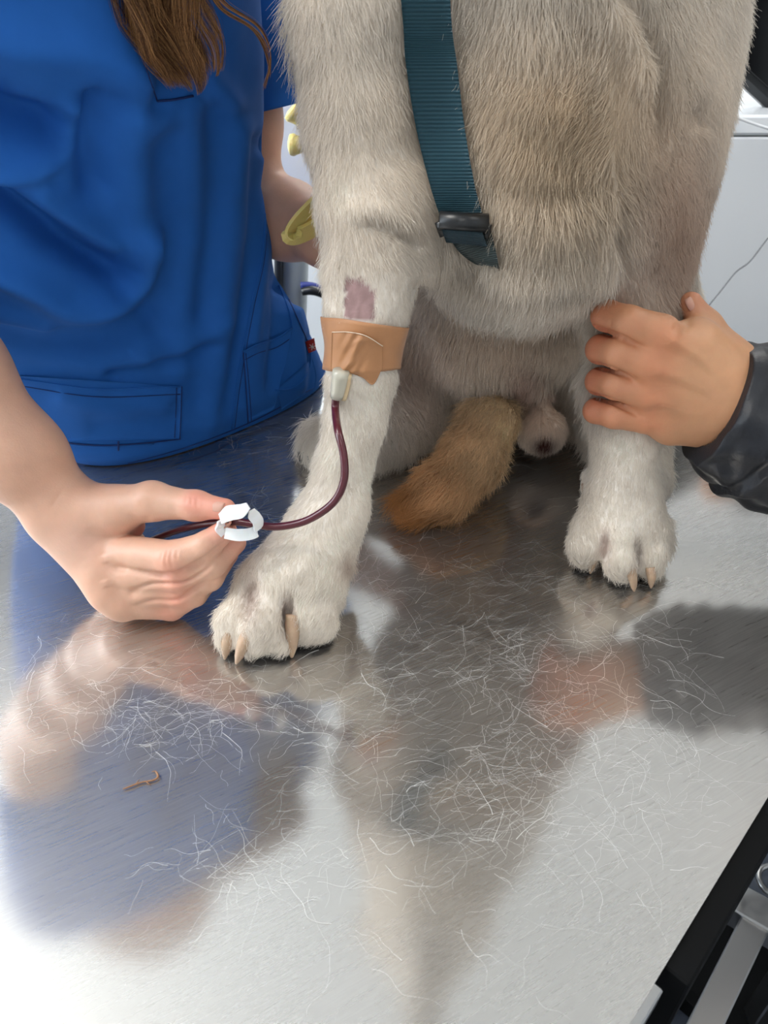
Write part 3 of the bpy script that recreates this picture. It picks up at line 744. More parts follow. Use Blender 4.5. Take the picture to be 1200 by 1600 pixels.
rows = [[tuple(l * (1 - t) + r * t) for t in np.linspace(0, 1, 9)] for l, r in zip(Ledge, Redge)]
Pst = drape(dog_tree, rows, .010, 14); STRAP = Pst
V_, F_ = sheet(Pst, .0022); so = mesh('strap', V_, F_, M_web, hs); adduv(so, Pst.shape[0], 9, 1.0 * 3)
Ledge = spl([(700, 366), (714, 390), (733, 407), (752, 418)], 3); Redge = spl([(764, 345), (770, 372), (776, 398), (780, 420)], 3)
rows = [[tuple(l * (1 - t) + r * t) for t in np.linspace(0, 1, 7)] for l, r in zip(Ledge, Redge)]
P2 = drape(dog_tree, rows, .016, 8); V_, F_ = sheet(P2, .0022); so = mesh('lower_strap', V_, F_, webbing('grey_teal_webbing', (58, 68, 68), 8.0), hs); adduv(so, P2.shape[0], 7, .8); so['label'] = 'worn grey-green lower strap'
pa = hit(dog_tree, 690, 345, .016); pb = hit(dog_tree, 757, 350, .016)
dep = min(pa[1], pb[1]); pa = Q(686, 346, dep); pb = Q(762, 350, dep)
MB().tube([pa, pb], .0062, 12).build('slider_bar', M_buckle, hs, True)
pc = Q(694, 368, dep - .001); pd = Q(757, 372, dep - .001)
fold = [[Q(688 + 3 * i + 64 * j / 6.0, 352 + 9 * i + 1 * j, dep - .0065 + .0022 * abs(i - 1.5)) for j in range(7)] for i in range(4)]
V_, F_ = sheet(np.array(fold), .003); so = mesh('strap_fold', V_, F_, webbing('slate_webbing', (38, 56, 64), 8.0), hs); adduv(so, 4, 7, .5)
MB().tube([pa, pc], .003, 8).build('slider_side', M_buckle, hs, True); MB().tube([pb, pd], .003, 8).build('slider_side', M_buckle, hs, True)
# neck loop above the frame
nkc = np.array([.08, .64, T + .47]); lp = [nkc + np.array([.138 * math.cos(a), .138 * math.sin(a), .05 * math.sin(a)]) for a in np.linspace(0, 2 * PI, 33)]
MB().tube(lp, .007, 8, False).build('neck_loop', M_web, hs, True)
# adhesive tape round the shaved foreleg
def ring_on(tree, v_l, v_r, u_l, u_r, Yc, off, tilt, n=64):
    """a tilted closed loop round the leg, found by casting rays inwards"""
    out = []; c = Q((u_l + u_r) / 2, (v_l + v_r) / 2, Yc); mpp = proj(c)[2][0] / F
    for k in range(n):
        a = 2 * PI * k / n; d = np.array([math.cos(a), math.sin(a), 0.0]); s = c + d * .08
        s[2] += -d[0] * (v_r - v_l) / 2 * mpp - d[1] * tilt
        h_ = tree.ray_cast(Vector(s), Vector(-d), .08)
        p = np.array(h_[0]) if h_[0] is not None else s - d * .056
        if np.linalg.norm(p[:2] - c[:2]) > .034: p = np.array([c[0], c[1], s[2]]) + d * .027
        out.append(p + d * off)
    r = np.array(out)
    for _ in range(4): r = .5 * r + .25 * (np.roll(r, 1, 0) + np.roll(r, -1, 0))
    return r
M_tape = mat('beige_tape', (180, 127, 84), .5, noise=.06, nscale=120, bump=.25, bscale=900, bdist=.0004, sheen=.2)
tp = thing('adhesive_bandage', 'tan adhesive tape wrapped around the shaved foreleg above the tube', 'bandage', tuple(Q(573, 545, .487)))
rows = [(495 + i * 6.0, 512 + i * 4.9) for i in range(14)]
R = np.array([ring_on(dog_tree, a, b, 515, 632, .492, .0038, .0100) for a, b in rows]); n = R.shape[1]; th9 = .0009
c = R.mean(1, keepdims=True); dr = R - c; dr[..., 2] = 0; dr /= np.linalg.norm(dr, axis=2)[..., None]
V = np.vstack([R.reshape(-1, 3), (R - dr * th9).reshape(-1, 3)]); h = len(rows); N_ = h * n; Fc = []
for i in range(h - 1):
    for k in range(n):
        a, b = i * n + k, i * n + (k + 1) % n; Fc += [(a, b, b + n, a + n), (a + N_ + n, b + N_ + n, b + N_, a + N_)]
for k in range(n):
    a, b = k, (k + 1) % n; Fc += [(a + N_, b + N_, b, a), ((h - 1) * n + a, (h - 1) * n + b, (h - 1) * n + b + N_, (h - 1) * n + a + N_)]
mesh('upper_wrap', V, Fc, M_tape, tp)
wrap_tree = BVHTree.FromPolygons([tuple(p) for p in V], Fc)
top = spl([(519, 519), (545, 519), (572, 525), (598, 541)], 12); bot = spl([(517, 577), (540, 581), (566, 590), (583, 601), (598, 574)], 9)
nn_ = min(len(top), len(bot)); top = top[np.linspace(0, len(top) - 1, 37).astype(int)]; bot = bot[np.linspace(0, len(bot) - 1, 37).astype(int)]
rws = [[tuple(t_ * (1 - s_) + b_ * s_) for t_, b_ in zip(top, bot)] for s_ in np.linspace(0, 1, 26)]
Pl = np.array([[hit(wrap_tree, u, v, .0012, default=None) if hit(wrap_tree, u, v, .0012) is not None else Q(u, v, 0.462 + .0005 * abs(u - 575) * .3) for u, v in r] for r in rws])
r_ = np.linalg.norm(Pl - CAM, axis=2); med = np.median(r_); r_ = np.clip(r_, med - .012, med + .012)
for _ in range(10):
    r2_ = r_.copy(); r2_[1:-1] = .25 * r_[:-2] + .5 * r_[1:-1] + .25 * r_[2:]; r2_[:, 1:-1] = .25 * r2_[:, :-2] + .5 * r2_[:, 1:-1] + .25 * r2_[:, 2:]; r_ = np.minimum(r_, r2_)
UU = np.array(rws)[..., 0]; VV = np.array(rws)[..., 1]
wr_ = .0022 * np.exp(-((UU - 553 + (VV - 555) * .35) / 6) ** 2 - ((VV - 552) / 18) ** 2) + .0018 * np.exp(-((UU - 543 + (VV - 572) * 1.1) / 5) ** 2 - ((VV - 570) / 12) ** 2) \
    + .0014 * np.exp(-((VV - 534 + (UU - 560) * .2) / 4) ** 2 - ((UU - 563) / 14) ** 2) + .0008 * np.sin(UU * .35 + VV * .2) * np.exp(-((UU - 550) / 18) ** 2)
Pl = CAM + (Pl - CAM) / np.linalg.norm(Pl - CAM, axis=2)[..., None] * (r_ - wr_ - .0006)[..., None]
V_, F_ = sheet(Pl, .0010); mesh('lower_wrap', V_, F_, M_tape, tp)
edge_ = np.vstack([Pl[0], Pl[:, -1]]); MB().tube(Pl[0] - (Pl[0] - CAM) * .001, .0003, 6).build('tape_edge', mat('tape_backing', (232, 214, 190), .5), tp, True)

# ------------------------------------------------------------------ the line in the vein and its clamp
M_blood = mat('blood_filled_line', (84, 30, 40),   .28, spec=.5, coat=.15, noise=.1, nscale=300)
M_clear = mat('clear_plastic', (226, 222, 205), .2, trans=.35, spec=.6)
M_cream_pl = mat('cream_plastic', (224, 200, 160), .35, sss=.2)
M_white_pl = mat('white_plastic', (238, 238, 238), .3, sss=.3)
ln = thing('infusion_line', 'dark red blood-filled tube from the bandaged foreleg to the nurse\'s fingers', 'tube', tuple(Q(537, 720, .43)))
hub = hit(dog_tree, 531, 594, .0075); hub2 = hit(dog_tree, 525, 622, .006)
tubeP = [Q(525, 616, hub2[1] - .001), Q(524, 640, hub2[1] - .003), Q(528, 672, .432), Q(537, 712, .420), Q(537, 752, .412), Q(520, 786, .408), Q(480, 813, .408), Q(435, 823, .412),
         Q(400, 820, .417), Q(365, 815, .422), Q(325, 818, .432), Q(290, 825, .444), Q(262, 834, .456), Q(235, 846, .468), Q(215, 862, .480)]
MB().tube(tubeP, .0027, 14, sub=6).build('tubing', M_blood, ln, True)
g1 = Q(533, 580, hub[1] - .001); g2 = Q(526, 621, hub2[1] - .001)
MB().tube([g1, g1 * .5 + g2 * .5, g2], [.0058, .0054, .0045], 14, sub=3).build('connector', M_clear, ln, True)
MB().tube([Q(543, 585, hub[1]), Q(541, 605, hub2[1] + .0005), Q(536, 624, hub2[1] + .001)], [.0030, .0026, .0024], 10, sub=3).build('connector_wing', M_cream_pl, ln, True)
cl = thing('tube_clamp', 'small white plastic pinch clamp on the red tube between thumb and finger', 'clamp', tuple(Q(378, 815, .42)))
def strip(name, pts, wd, thk, m, parent, side=None, taper=None):
    P = spl(pts, 6); n = len(P); Tn = np.gradient(P, axis=0); Tn /= np.linalg.norm(Tn, axis=1)[:, None]; V = []; Fc = []
    for i in range(n):
        sd = np.array(side, float); sd -= Tn[i] * sd.dot(Tn[i]); sd /= np.linalg.norm(sd); nn = np.cross(Tn[i], sd); w2 = (wd if taper is None else wd * np.interp(i / (n - 1), *taper)) / 2
        for a, b in ((-1, -1), (1, -1), (1, 1), (-1, 1)): V.append(P[i] + sd * a * w2 + nn * b * thk / 2)
        if i:
            o = (i - 1) * 4
            for k in range(4): Fc.append((o + k, o + (k + 1) % 4, o + 4 + (k + 1) % 4, o + 4 + k))
    Fc += [(3, 2, 1, 0), tuple(range((n - 1) * 4, n * 4))]
    return mesh(name, V, Fc, m, parent, smooth=False)
YC = .4135
strip('thumb_plate', [Q(345, 811, YC - .004), Q(358, 802, YC - .0055), Q(374, 799, YC - .0055), Q(388, 790, YC - .004)], .0105, .0016, M_white_pl, cl, side=(.05, .57, .82), taper=([0, .3, .7, 1], [.7, 1, .95, .45]))
strip('lower_arm', [Q(352, 833, YC - .002), Q(372, 836, YC - .004), Q(392, 834, YC - .004), Q(402, 828, YC - .003), Q(403, 815, YC - .003), Q(397, 806, YC - .003), Q(394, 797, YC - .003)], .0085, .0015, M_white_pl, cl, side=(.55, .45, .70), taper=([0, .2, .6, .85, 1], [.9, 1, .9, 1.0, .5]))
strip('hinge', [Q(352, 833, YC + .001), Q(344, 824, YC + .001), Q(346, 812, YC + .001)], .008, .0015, M_white_pl, cl, side=(.5, .5, .70))
# ================================================================== PEOPLE
M_skin = mat('skin_fair', (226, 180, 160), .48, attr='col', sss=.25, bump=.25, bscale=700, bdist=.0006, noise=.05, nscale=90)
M_nail = mat('fingernail', (212, 160, 142), .5, sss=.2, spec=.25)
def skin_color(V, base, pinks, seed=1):
    c = np.tile(np.array(lin(base)), (len(V), 1))
    for p, r, k, col in pinks:
        w_ = (k * np.exp(-((V - p) ** 2).sum(1) / (r * r)))[:, None]; c = c * (1 - w_) + np.array(lin(col)) * w_
    return c * (1 + .05 * wob(V, 90, seed))[:, None]
def crease(p, r, axis_dir, wd):            # a thin groove across a finger
    return p
def head_prims(S, c, f, s=1.0):
    """a head centred at c, facing f"""
    f = np.array(f, float); f /= np.linalg.norm(f); up = np.array([0, 0, 1.0]); up -= f * f.dot(up); up /= np.linalg.norm(up); r = np.cross(f, up); R = np.stack([r, f, up], 1)
    q = lambda x, y, z: c + R @ np.array([x, y, z]) * s
    S.add([el(q(0, -.01, .03), (.075 * s, .09 * s, .085 * s), R), el(q(0, .015, -.035), (.058 * s, .07 * s, .07 * s), R), el(q(0, .055, -.085), (.028 * s, .022 * s, .02 * s), R)], .04, .02)
    S.add([rc((q(0, .082, .012), .008 * s), (q(0, .102, -.022), .012 * s))], .008, .012)
    S.add([rc((q(-.02, .082, -.055), .006 * s), (q(.02, .082, -.055), .006 * s)), rc((q(-.015, .08, -.066), .007 * s), (q(.015, .08, -.066), .007 * s))], .003, .006)
    for x in (-1, 1):
        S.add(el(q(x * .031, .088, .014), (.016 * s, .012 * s, .011 * s), R), .004, .01, sub=True)
        S.add(el(q(x * .031, .073, .013), (.0125 * s,) * 3), .004, .003)
        S.add(el(q(x * .075, -.005, -.005), (.010 * s, .018 * s, .030 * s), R), .004, .008)
    return R, q
def face_bits(q, R, parent, hair_m, hair_len):
    for x in (-1, 1):
        ball('eye', q(x * .031, .0765, .013), (.0115, .0115, .0115), mat('eye_white', (235, 232, 228), .1), parent, 8)
        MB().tube([q(x * .016, .092, .032), q(x * .031, .094, .037), q(x * .048, .082, .032)], [.0022, .003, .0015], 8, sub=3).build('eyebrow', hair_m, parent, True)
        ball('iris', q(x * .031, .0835, .013), (.005, .005, .005), mat('iris', (70, 48, 30), .1), parent, 6)
def arms_mesh(parts):
    V = []; Fq = []; o = 0
    for v, f in parts: V.append(v); Fq.append(f + o); o += len(v)
    return np.vstack(V), np.vstack(Fq)

# ------------------------------------------------------------------ the nurse in blue
# right hand, thumb on top, pinching the clamp
iM, mM, rM, pM = (Z(168, 862, .050), .0148), (Z(164, 896, .038), .0145), (Z(174, 922, .027), .0135), (Z(192, 942, .0185), .0122)
H = Sdf(.00125)
H.add([rc((Q(-262, 378, .52), .042), (Q(-90, 575, .497), .040)), rc((Q(-90, 575, .497), .040), (Q(30, 712, .478), .0305)), rc((Q(30, 712, .478), .0305), (Q(98, 796, .468), .0245))], .02, .02)
wr = (Q(100, 800, .466), .0240)
H.add([rc(wr, iM), rc(wr, mM), rc(wr, rM), rc(wr, pM), rc((Q(120, 795, .464), .020), (Q(180, 800, .456), .0160)), rc(iM, mM), rc(mM, rM), rc(rM, pM),
       rc((Q(150, 850, .466), .018), (Q(185, 905, .462), .014))], .010, .012)
H.add([rc((Q(150, 800, .462), .0185), (Q(238, 783, .448), .0140)), rc((Q(238, 783, .448), .0138), (Q(306, 790, .434), .0102)), rc((Q(306, 790, .434), .0102), (Q(352, 795, .424), .0074))], .006, .012)
H.add([rc((Q(170, 830, .462), .016), (Q(208, 822, .465), .009)), rc((Q(150, 840, .47), .018), (Q(205, 850, .475), .012))], .01, .012)
fingers = [[iM, (Z(272, 872, .066), .0126), (Z(323, 852, .079), .0100), (Q(352, 829, .4225), .0082)],
           [mM, (Z(280, 900, .048), .0122), (Z(332, 880, .062), .0102), (Q(367, 848, .434), .0084)],
           [rM, (Z(281, 925, .031), .0116), (Z(328, 903, .046), .0096), (Q(356, 866, .439), .0080)],
           [pM, (Z(268, 949, .0135), .0100), (Z(305, 930, .030), .0084), (Q(334, 900, .440), .0072)]]
for f in fingers: H.add(chain(f), .003, .0030)
def hand_creases(V, N):
    V = grooves(V, N, [([(176, 886), (215, 893), (255, 899), (283, 893), (320, 872), (352, 846)], 2.6, -.0030), ([(205, 925), (235, 913), (280, 912), (308, 900), (340, 875)], 2.4, -.0026),
                       ([(208, 947), (240, 938), (275, 938), (300, 922), (330, 900)], 2.4, -.0024), ([(176, 886), (200, 890)], 5, -.0012), ([(200, 930), (218, 920)], 5, -.0012)], None)
    V = grooves(V, N, [([(262, 858), (258, 876), (262, 890)], 1.6, -.0007), ([(270, 856), (266, 874), (270, 890)], 1.4, -.0006), ([(278, 858), (275, 876)], 1.4, -.0005), ([(254, 862), (250, 878)], 1.6, -.0004),
                       ([(278, 905), (274, 912)], 1.4, -.0005), ([(283, 934), (278, 942)], 1.4, -.0005), ([(300, 772), (298, 790)], 1.6, -.0006), ([(308, 772), (307, 792)], 1.5, -.0006), ([(292, 772), (290, 788)], 1.6, -.0004),
                       ([(330, 838), (336, 852)], 1.5, -.0005), ([(75, 800), (95, 770), (112, 758)], 3, -.0006), ([(268, 872), (285, 868)], 8, .0006),
                       ([(190, 800), (240, 760)], 12, .0006), ([(130, 830), (150, 860)], 10, -.0008), ([(200, 800), (222, 812), (240, 808)], 4, -.0010), ([(165, 865), (170, 880)], 7, .0010), ([(163, 905), (168, 918)], 6, .0010)], None)
    return V
hV, hF = H.mesh(1, disp=hand_creases)
# the other arm, its hand resting behind the dog's shoulder
A = Sdf(.0035)
A.add([rc((Q(388, -90, .84), .045), B(402, 190, .84, 34)), rc(B(402, 190, .84, 34), B(408, 312, .83, 34))], .02, .02)
A.add([rc(B(412, 322, .83, 40), B(445, 343, .81, 56)), rc(B(445, 343, .81, 55), B(520, 366, .76, 49)), rc(B(520, 366, .76, 49), (Q(608, 378, .715), .024))], .02, .02)
A.add([rc((Q(608, 378, .715), .021), (Q(650, 380, .705), .022))], .01, .01)
for k, (du, dv) in enumerate(((10, -34), (16, -12), (14, 10), (8, 30))):
    A.add([rc((Q(655, 382 + dv * .8, .705), .011), (Q(688 + du, 384 + dv, .70), .009))], .004, .008)
A.add([rc((Q(632, 362, .70), .012), (Q(662, 335, .69), .009))], .004, .01)
aV, aF = A.mesh(1)
# tunic sections
zs = np.concatenate([np.linspace(.0012, .46, 185), np.linspace(.463, .60, 40)])
silh = np.array([(-200, 400), (0, 405), (90, 411), (160, 412), (290, 405), (350, 410), (400, 418), (440, 431), (475, 456), (530, 487), (575, 507), (592, 512), (612, 506), (700, 505)], float)
kz = [0, .03, .08, .15, .25, .36, .44, .50, .55, .60]
kn = [-.622, -.612, -.605, -.59, -.560, -.500, -.470, -.505, -.56, -.60]      # n of the front
kb = [.100, .112, .120, .125, .128, .130, .125, .11, .09, .055]
ka = [.175, .182, .182, .172, .175, .188, .198, .200, .14, .055]
NT = 300; th_ = np.linspace(0, 2 * PI, NT, endpoint=False)
rowsV = []; cd = .4
for z in zs:
    fn, b_, a_ = np.interp(z, kz, kn), np.interp(z, kz, kb), np.interp(z, kz, ka); e = .78
    cx = np.sign(np.cos(th_)) * np.abs(np.cos(th_)) ** e * a_; sn = np.sign(np.sin(th_)) * np.abs(np.sin(th_)) ** e * b_
    if z <= .461:
        for _ in range(5):
            P = TD[None] * (cd + cx)[:, None] + TN[None] * (fn - b_ + sn)[:, None]; P[:, 2] = T + z
            u, v, zc = proj(P); k = np.argmax(u); du = np.interp(v[k], silh[:, 0], silh[:, 1]) - u[k]; cd += du * zc[k] / F / .68
    else: P = TD[None] * (cd + cx)[:, None] + TN[None] * (fn - b_ + sn)[:, None]; P[:, 2] = T + z
    rowsV.append(P)
W = np.array(rowsV); CDTOP = cd
# smooth the drift of the sections a little
c0 = W.mean(1); cs_ = c0.copy()
for _ in range(6): cs_[1:-1] = .25 * cs_[:-2] + .5 * cs_[1:-1] + .25 * cs_[2:]
W += (cs_ - c0)[:, None]
nz_, nt_ = W.shape[:2]; TV = W.reshape(-1, 3)
idx = np.arange(nz_ * nt_).reshape(nz_, nt_); TF = np.stack([idx[:-1], np.roll(idx, -1, 1)[:-1], np.roll(idx, -1, 1)[1:], idx[1:]], -1).reshape(-1, 4)
TNm = vnormals(TV, TF)
cen = np.repeat(W.mean(1), nt_, 0); sgn = np.sign(((TV - cen) * TNm).sum(1).mean()); TNm *= sgn
FOLDS = [  # polyline in pixels, half-width, height
    ([(-40, 60), (60, 75), (150, 85), (215, 130), (250, 180)], 26, .007), ([(-60, 120), (20, 190), (90, 210)], 24, -.015), ([(-40, 205), (30, 220), (90, 225)], 16, -.006),
    ([(-40, 285), (50, 262), (110, 228), (120, 180)], 14, .006), ([(155, 165), (148, 215), (150, 290)], 18, -.009), ([(200, 190), (215, 300), (222, 380)], 20, .005),
    ([(-60, 285), (20, 335), (100, 385), (190, 438)], 17, -.017), ([(-60, 395), (40, 440), (110, 480), (180, 470), (222, 430), (230, 370)], 15, .010),
    ([(60, 300), (110, 340), (170, 380)], 14, .006), ([(-40, 520), (60, 540), (160, 535), (235, 500)], 18, -.007), ([(-40, 490), (20, 500), (70, 512)], 12, .004),
    ([(262, 180), (258, 300), (252, 420), (262, 560)], 22, -.0035), ([(300, 170), (310, 300), (296, 430), (292, 590)], 15, .002), ([(338, 180), (330, 330), (316, 480), (310, 620)], 15, -.0032),
    ([(372, 200), (366, 340), (350, 500), (330, 660)], 14, .004), ([(398, 220), (394, 380), (376, 520), (352, 640)], 9, -.0035), ([(412, 250), (412, 380), (402, 470), (396, 530)], 8, .004),
    ([(436, 445), (440, 500), (428, 600)], 8, -.006), ([(462, 490), (470, 540), (468, 600)], 9, .005), ([(478, 530), (484, 570), (480, 605)], 6, -.004),
    ([(240, 155), (270, 90), (285, 20), (290, -60)], 15, -.006), ([(230, 60), (200, 10), (180, -40)], 12, -.004), ([(310, 60), (330, 120), (360, 160)], 14, .004),
    ([(100, 620), (180, 640), (250, 630)], 12, .003), ([(150, 665), (220, 655), (270, 660)], 8, -.003), ([(60, 720), (200, 715), (330, 690)], 10, .003), ([(0, 575), (150, 590), (300, 600)], 8, -.002),
    ([(230, 560), (300, 540), (345, 500)], 12, .004), ([(180, 590), (260, 570), (330, 545)], 9, -.004)]
def folds(V, N):
    u, v, zc = proj(V); front = (N * (CAM - V)).sum(1) > 0; d = np.zeros(len(V))
    for pl, s, a in FOLDS:
        pl = spl(pl, 5); best = np.full(len(V), 1e9); 
        for i in range(len(pl) - 1):
            p, q = pl[i], pl[i + 1]; e = q - p; t = np.clip(((u - p[0]) * e[0] + (v - p[1]) * e[1]) / (e @ e), 0, 1)
            best = np.minimum(best, (u - p[0] - t * e[0]) ** 2 + (v - p[1] - t * e[1]) ** 2)
        d += 1.75 * a * np.exp(-best / (2 * s * s))
    gen = .0012 * wob(V * [1, 1, .45], 38, 5) + .0007 * wob(V * [1, 1, .6], 85, 6)
    return V + N * (d * front * np.clip((V[:, 2] - T) / .02, 0, 1) + gen * np.clip((V[:, 2] - T) / .02, 0, 1))[:, None]
TV = folds(TV, TNm); TV[:, 2] = np.maximum(TV[:, 2], T + .0012)
tunic_tree = bvh(TV, TF)
M_scrub = mat('blue_scrub_cotton', (34, 100, 184), .8, spec=.25, bump=.35, bscale=2600, bdist=.0002, noise=.04, nscale=60)
M_stitch = mat('dark_blue_thread', (14, 46, 108), .8)
nurse = thing('person', 'nurse in blue scrubs leaning over the table and pinching the red tube', 'person', tuple(TP(.42, -.82, -T)))
# neck, head, upper chest, lower body of the nurse: hidden ends under the cloth keep the figure whole
Rb = Sdf(.006)
shc = TD * CDTOP + TN * -.60 + np.array([0, 0, T + .46])
shR = shc - TD * .165; shL = np.array(Q(372, -150, .83))
nkn = shc + TN * -.02 + np.array([-.03, 0, .135]); hdn = shc + TN * -.06 + np.array([-.07, 0, .275])
Rb.add([rc((TD * .42 + TN * -.80 + np.array([0, 0, T - .05]), .075), (shc + TN * -.03 + [0, 0, -.06], .055)), rc((shR + TN * -.02, .045), (shL, .045))], .05, .03)
Rb.add([rc((shc + [0, 0, -.02], .075), (nkn, .05)), rc((nkn, .048), (hdn + [0, 0, -.05], .048))], .03, .04)
elb = np.array(Q(-262, 378, .52))
Rb.add([rc((shR, .052), (elb, .040))], .02, .03)
RN_, qn_ = head_prims(Rb, hdn, (.65, -.35, -.62))
bV, bF = Rb.mesh(1)
aVv, aFf = arms_mesh([(hV, hF), (aV, aF), (bV, bF)])
pk = [(iM[0], .014, .45, (218, 138, 120)), (mM[0], .012, .35, (218, 140, 122)), (rM[0], .012, .35, (218, 140, 122))]
for f in fingers: pk += [(f[1][0] + [0, -.006, 0], .011, .55, (222, 134, 112)), (f[3][0], .012, .5, (226, 138, 122))]
pk += [(np.array(Q(306, 786, .43)), .010, .6, (222, 120, 104)), (np.array(Q(350, 795, .424)), .014, .6, (226, 122, 108)), (np.array(Q(215, 830, .46)), .012, .7, (206, 100, 84)), (np.array(Q(120, 850, .44)), .02, .4, (226, 190, 176))]
nb = quadmesh('body', aVv, aFf, M_skin, nurse, skin_color(aVv, (214, 168, 143), pk))
def nail(c, along, nrm, L_, W_, parent, name='fingernail'):
    c = np.array(c); a = np.array(along, float); a /= np.linalg.norm(a); n = np.array(nrm, float); n -= a * a.dot(n); n /= np.linalg.norm(n); s = np.cross(a, n); V = []; Fc = []
    for i in range(9):
        for j in range(9):
            x = i / 8 * 2 - 1; y = j / 8 * 2 - 1; wy = W_ * math.sqrt(max(0.02, 1 - .75 * max(0, abs(x)) ** 3.0))
            V.append(c + a * x * L_ + s * y * wy - n * (y * y * W_ * .55 + x * x * L_ * .08))
    for i in range(8):
        for j in range(8): Fc.append((i * 9 + j, i * 9 + j + 1, (i + 1) * 9 + j + 1, (i + 1) * 9 + j))
    N_ = len(V); V2 = [v - n * .0006 for v in V]; Fc += [tuple(x + N_ for x in f[::-1]) for f in Fc[:64]]
    bd = [(i * 9, (i + 1) * 9) for i in range(8)] + [((i + 1) * 9 + 8, i * 9 + 8) for i in range(8)] + [(j + 1, j) for j in range(8)] + [(72 + j, 72 + j + 1) for j in range(8)]
    for p, q in bd: Fc.append((p, q, q + N_, p + N_))
    return mesh(name, V + V2, Fc, M_nail, parent)
nh_tree = bvh(hV, hF)
p = hit(nh_tree, 338, 786, .0004); al = Q(352, 790, .424) - Q(318, 786, .432)
if p is not None: nail(p, al, np.array([-.1, -.35, .95]), .0062, .0050, nurse)
p = hit(nh_tree, 356, 824, .0004)
if p is not None: nail(p + [.001, .001, .001], Q(356, 824, .42) - Q(330, 846, .43), np.array([.55, -.1, -.1]), .004, .0042, nurse)
# scrub top
st = quadmesh('scrub_top', TV, TF if sgn > 0 else TF[:, ::-1], M_scrub, nurse)
me = st.data
def cap(Vr): pass
SL = Sdf(.004)
SL.add([rc((Q(385, -150, .845), .085), (Q(400, 10, .84), .066)), rc((Q(400, 10, .84), .066), (Q(414, 150, .84), .0385))], .02, .01)
sV, sF = SL.mesh(1, disp=lambda V, N: V + N * (.003 * wob(V * [1, 1, .5], 45, 15))[:, None])
# cut the closed end of the sleeve square, leaving a hem
cutc = np.array(Q(425, 170, .84)); axis = np.array(Q(402, 10, .845)) - np.array(Q(408, 140, .84)); axis /= np.linalg.norm(axis); axis = axis + np.array([-.25, 0, .1]); axis /= np.linalg.norm(axis)
dd_ = (sV - cutc) @ axis; ext = np.clip(.012 - dd_, 0, None)
sV = sV + axis * np.where(dd_ < 0, -dd_, 0)[:, None]
quadmesh('sleeve', sV, sF, M_scrub, st)
S2 = Sdf(.006); S2.add([rc((shR + TN * .0, .068), (shR * .45 + elb * .55, .058))], .02, .01)
sV, sF = S2.mesh(1); quadmesh('sleeve', sV, sF, M_scrub, st)
def on_tunic(pix, off): return [hit(tunic_tree, u, v, off) for u, v in pix]
def stitch(pix, off=.0006, r=.00045, m=None, name='seam', sub=6):
    P = [p for p in on_tunic(spl(pix, sub), off) if p is not None]
    if len(P) > 2: MB().tube(P, r, 6).build(name, m or M_stitch, st, True)
def pocket(name, L_, R_, off, thk=.0014, m=None, sm=2):
    Ls, Rs = spl(L_, 5), spl(R_, 5); rows = [[tuple(l * (1 - t) + r * t) for t in np.linspace(0, 1, 40)] for l, r in zip(Ls, Rs)]
    P = drape(tunic_tree, rows, off, sm)
    if np.isnan(P).any():
        ok = ~np.isnan(P).any(axis=(0, 2)); P = P[:, ok]
    V, Fc = sheet(P, thk); return mesh(name, V, Fc, m or M_scrub, st)
pocket('pocket', [(8, 586), (30, 620), (60, 660), (76, 690)], [(284, 603), (283, 630), (282, 660), (281, 686)], .0028)
stitch([(14, 590), (70, 598), (150, 608), (220, 606), (280, 604)], .0034, .0007, M_scrub); stitch([(26, 602), (150, 620), (282, 616)], .0033); 
stitch([(284, 604), (283, 640), (281, 686)], .0030, .0006); stitch([(276, 606), (275, 640), (273, 684)], .0034)
stitch([(80, 690), (160, 696), (230, 692), (282, 686)], .0012, .0007)
stitch([(60, 688), (150, 698), (240, 694)], .0010, .0009, M_scrub)
for x in (78, 185): stitch([(x, 690), (x, 695), (x, 704)], .0022, .0010)
pocket('side_pocket', [(380, 549), (382, 580), (385, 620), (388, 660)], [(457, 512), (450, 550), (440, 590), (428, 640)], .0026)
stitch([(380, 550), (400, 539), (430, 530), (456, 513)], .0034, .0008, M_scrub); stitch([(383, 562), (405, 551), (432, 543), (452, 530)], .0032)
stitch([(384, 552), (389, 600), (393, 658)], .0032); stitch([(380, 548), (384, 600), (388, 662)], .0026, .0006)
pocket('vent_pocket', [(432, 608), (436, 625), (440, 640)], [(488, 560), (494, 585), (492, 605)], .0026)
stitch([(430, 609), (452, 608), (472, 596), (484, 572), (486, 548)], .0034, .0010, M_scrub)
stitch([(436, 446), (452, 486), (457, 514)], .0016, .0009, M_scrub); stitch([(444, 452), (466, 500), (486, 545)], .0012, .0007)
stitch([(416, 300), (410, 400), (392, 480), (372, 590), (362, 670)], .0010, .0008, M_scrub); stitch([(420, 300), (414, 400), (397, 480), (377, 590), (367, 668)], .0006, .0004)
stitch([(170, -10), (196, 26), (222, 90), (246, 158)], .0008, .0005); stitch([(246, 158), (270, 156), (302, 150)], .0010, .0008); stitch([(186, -10), (232, 60)], .0008, .0005)
stitch([(112, 742), (200, 724), (300, 696), (400, 656), (490, 606)], .0010, .0006)
M_red = mat('red_label_cloth', (214, 62, 48), .6); M_whitec = mat('white_thread', (240, 225, 220), .6)
tg = hit(tunic_tree, 484, 545, .003, default=Q(484, 545, .78)); dY = tg[1] - .002
rt = mesh('red_tag', *sheet(np.array([[Q(477 + 14 * t + 3 * s, 534 - 6 * t + 22 * s - 3 * s, dY - .003 * t) for t in np.linspace(0, 1, 4)] for s in np.linspace(0, 1, 4)]), .0012), M_red, st, smooth=False)
rt['label'] = 'small red cloth tag with a white flower mark'
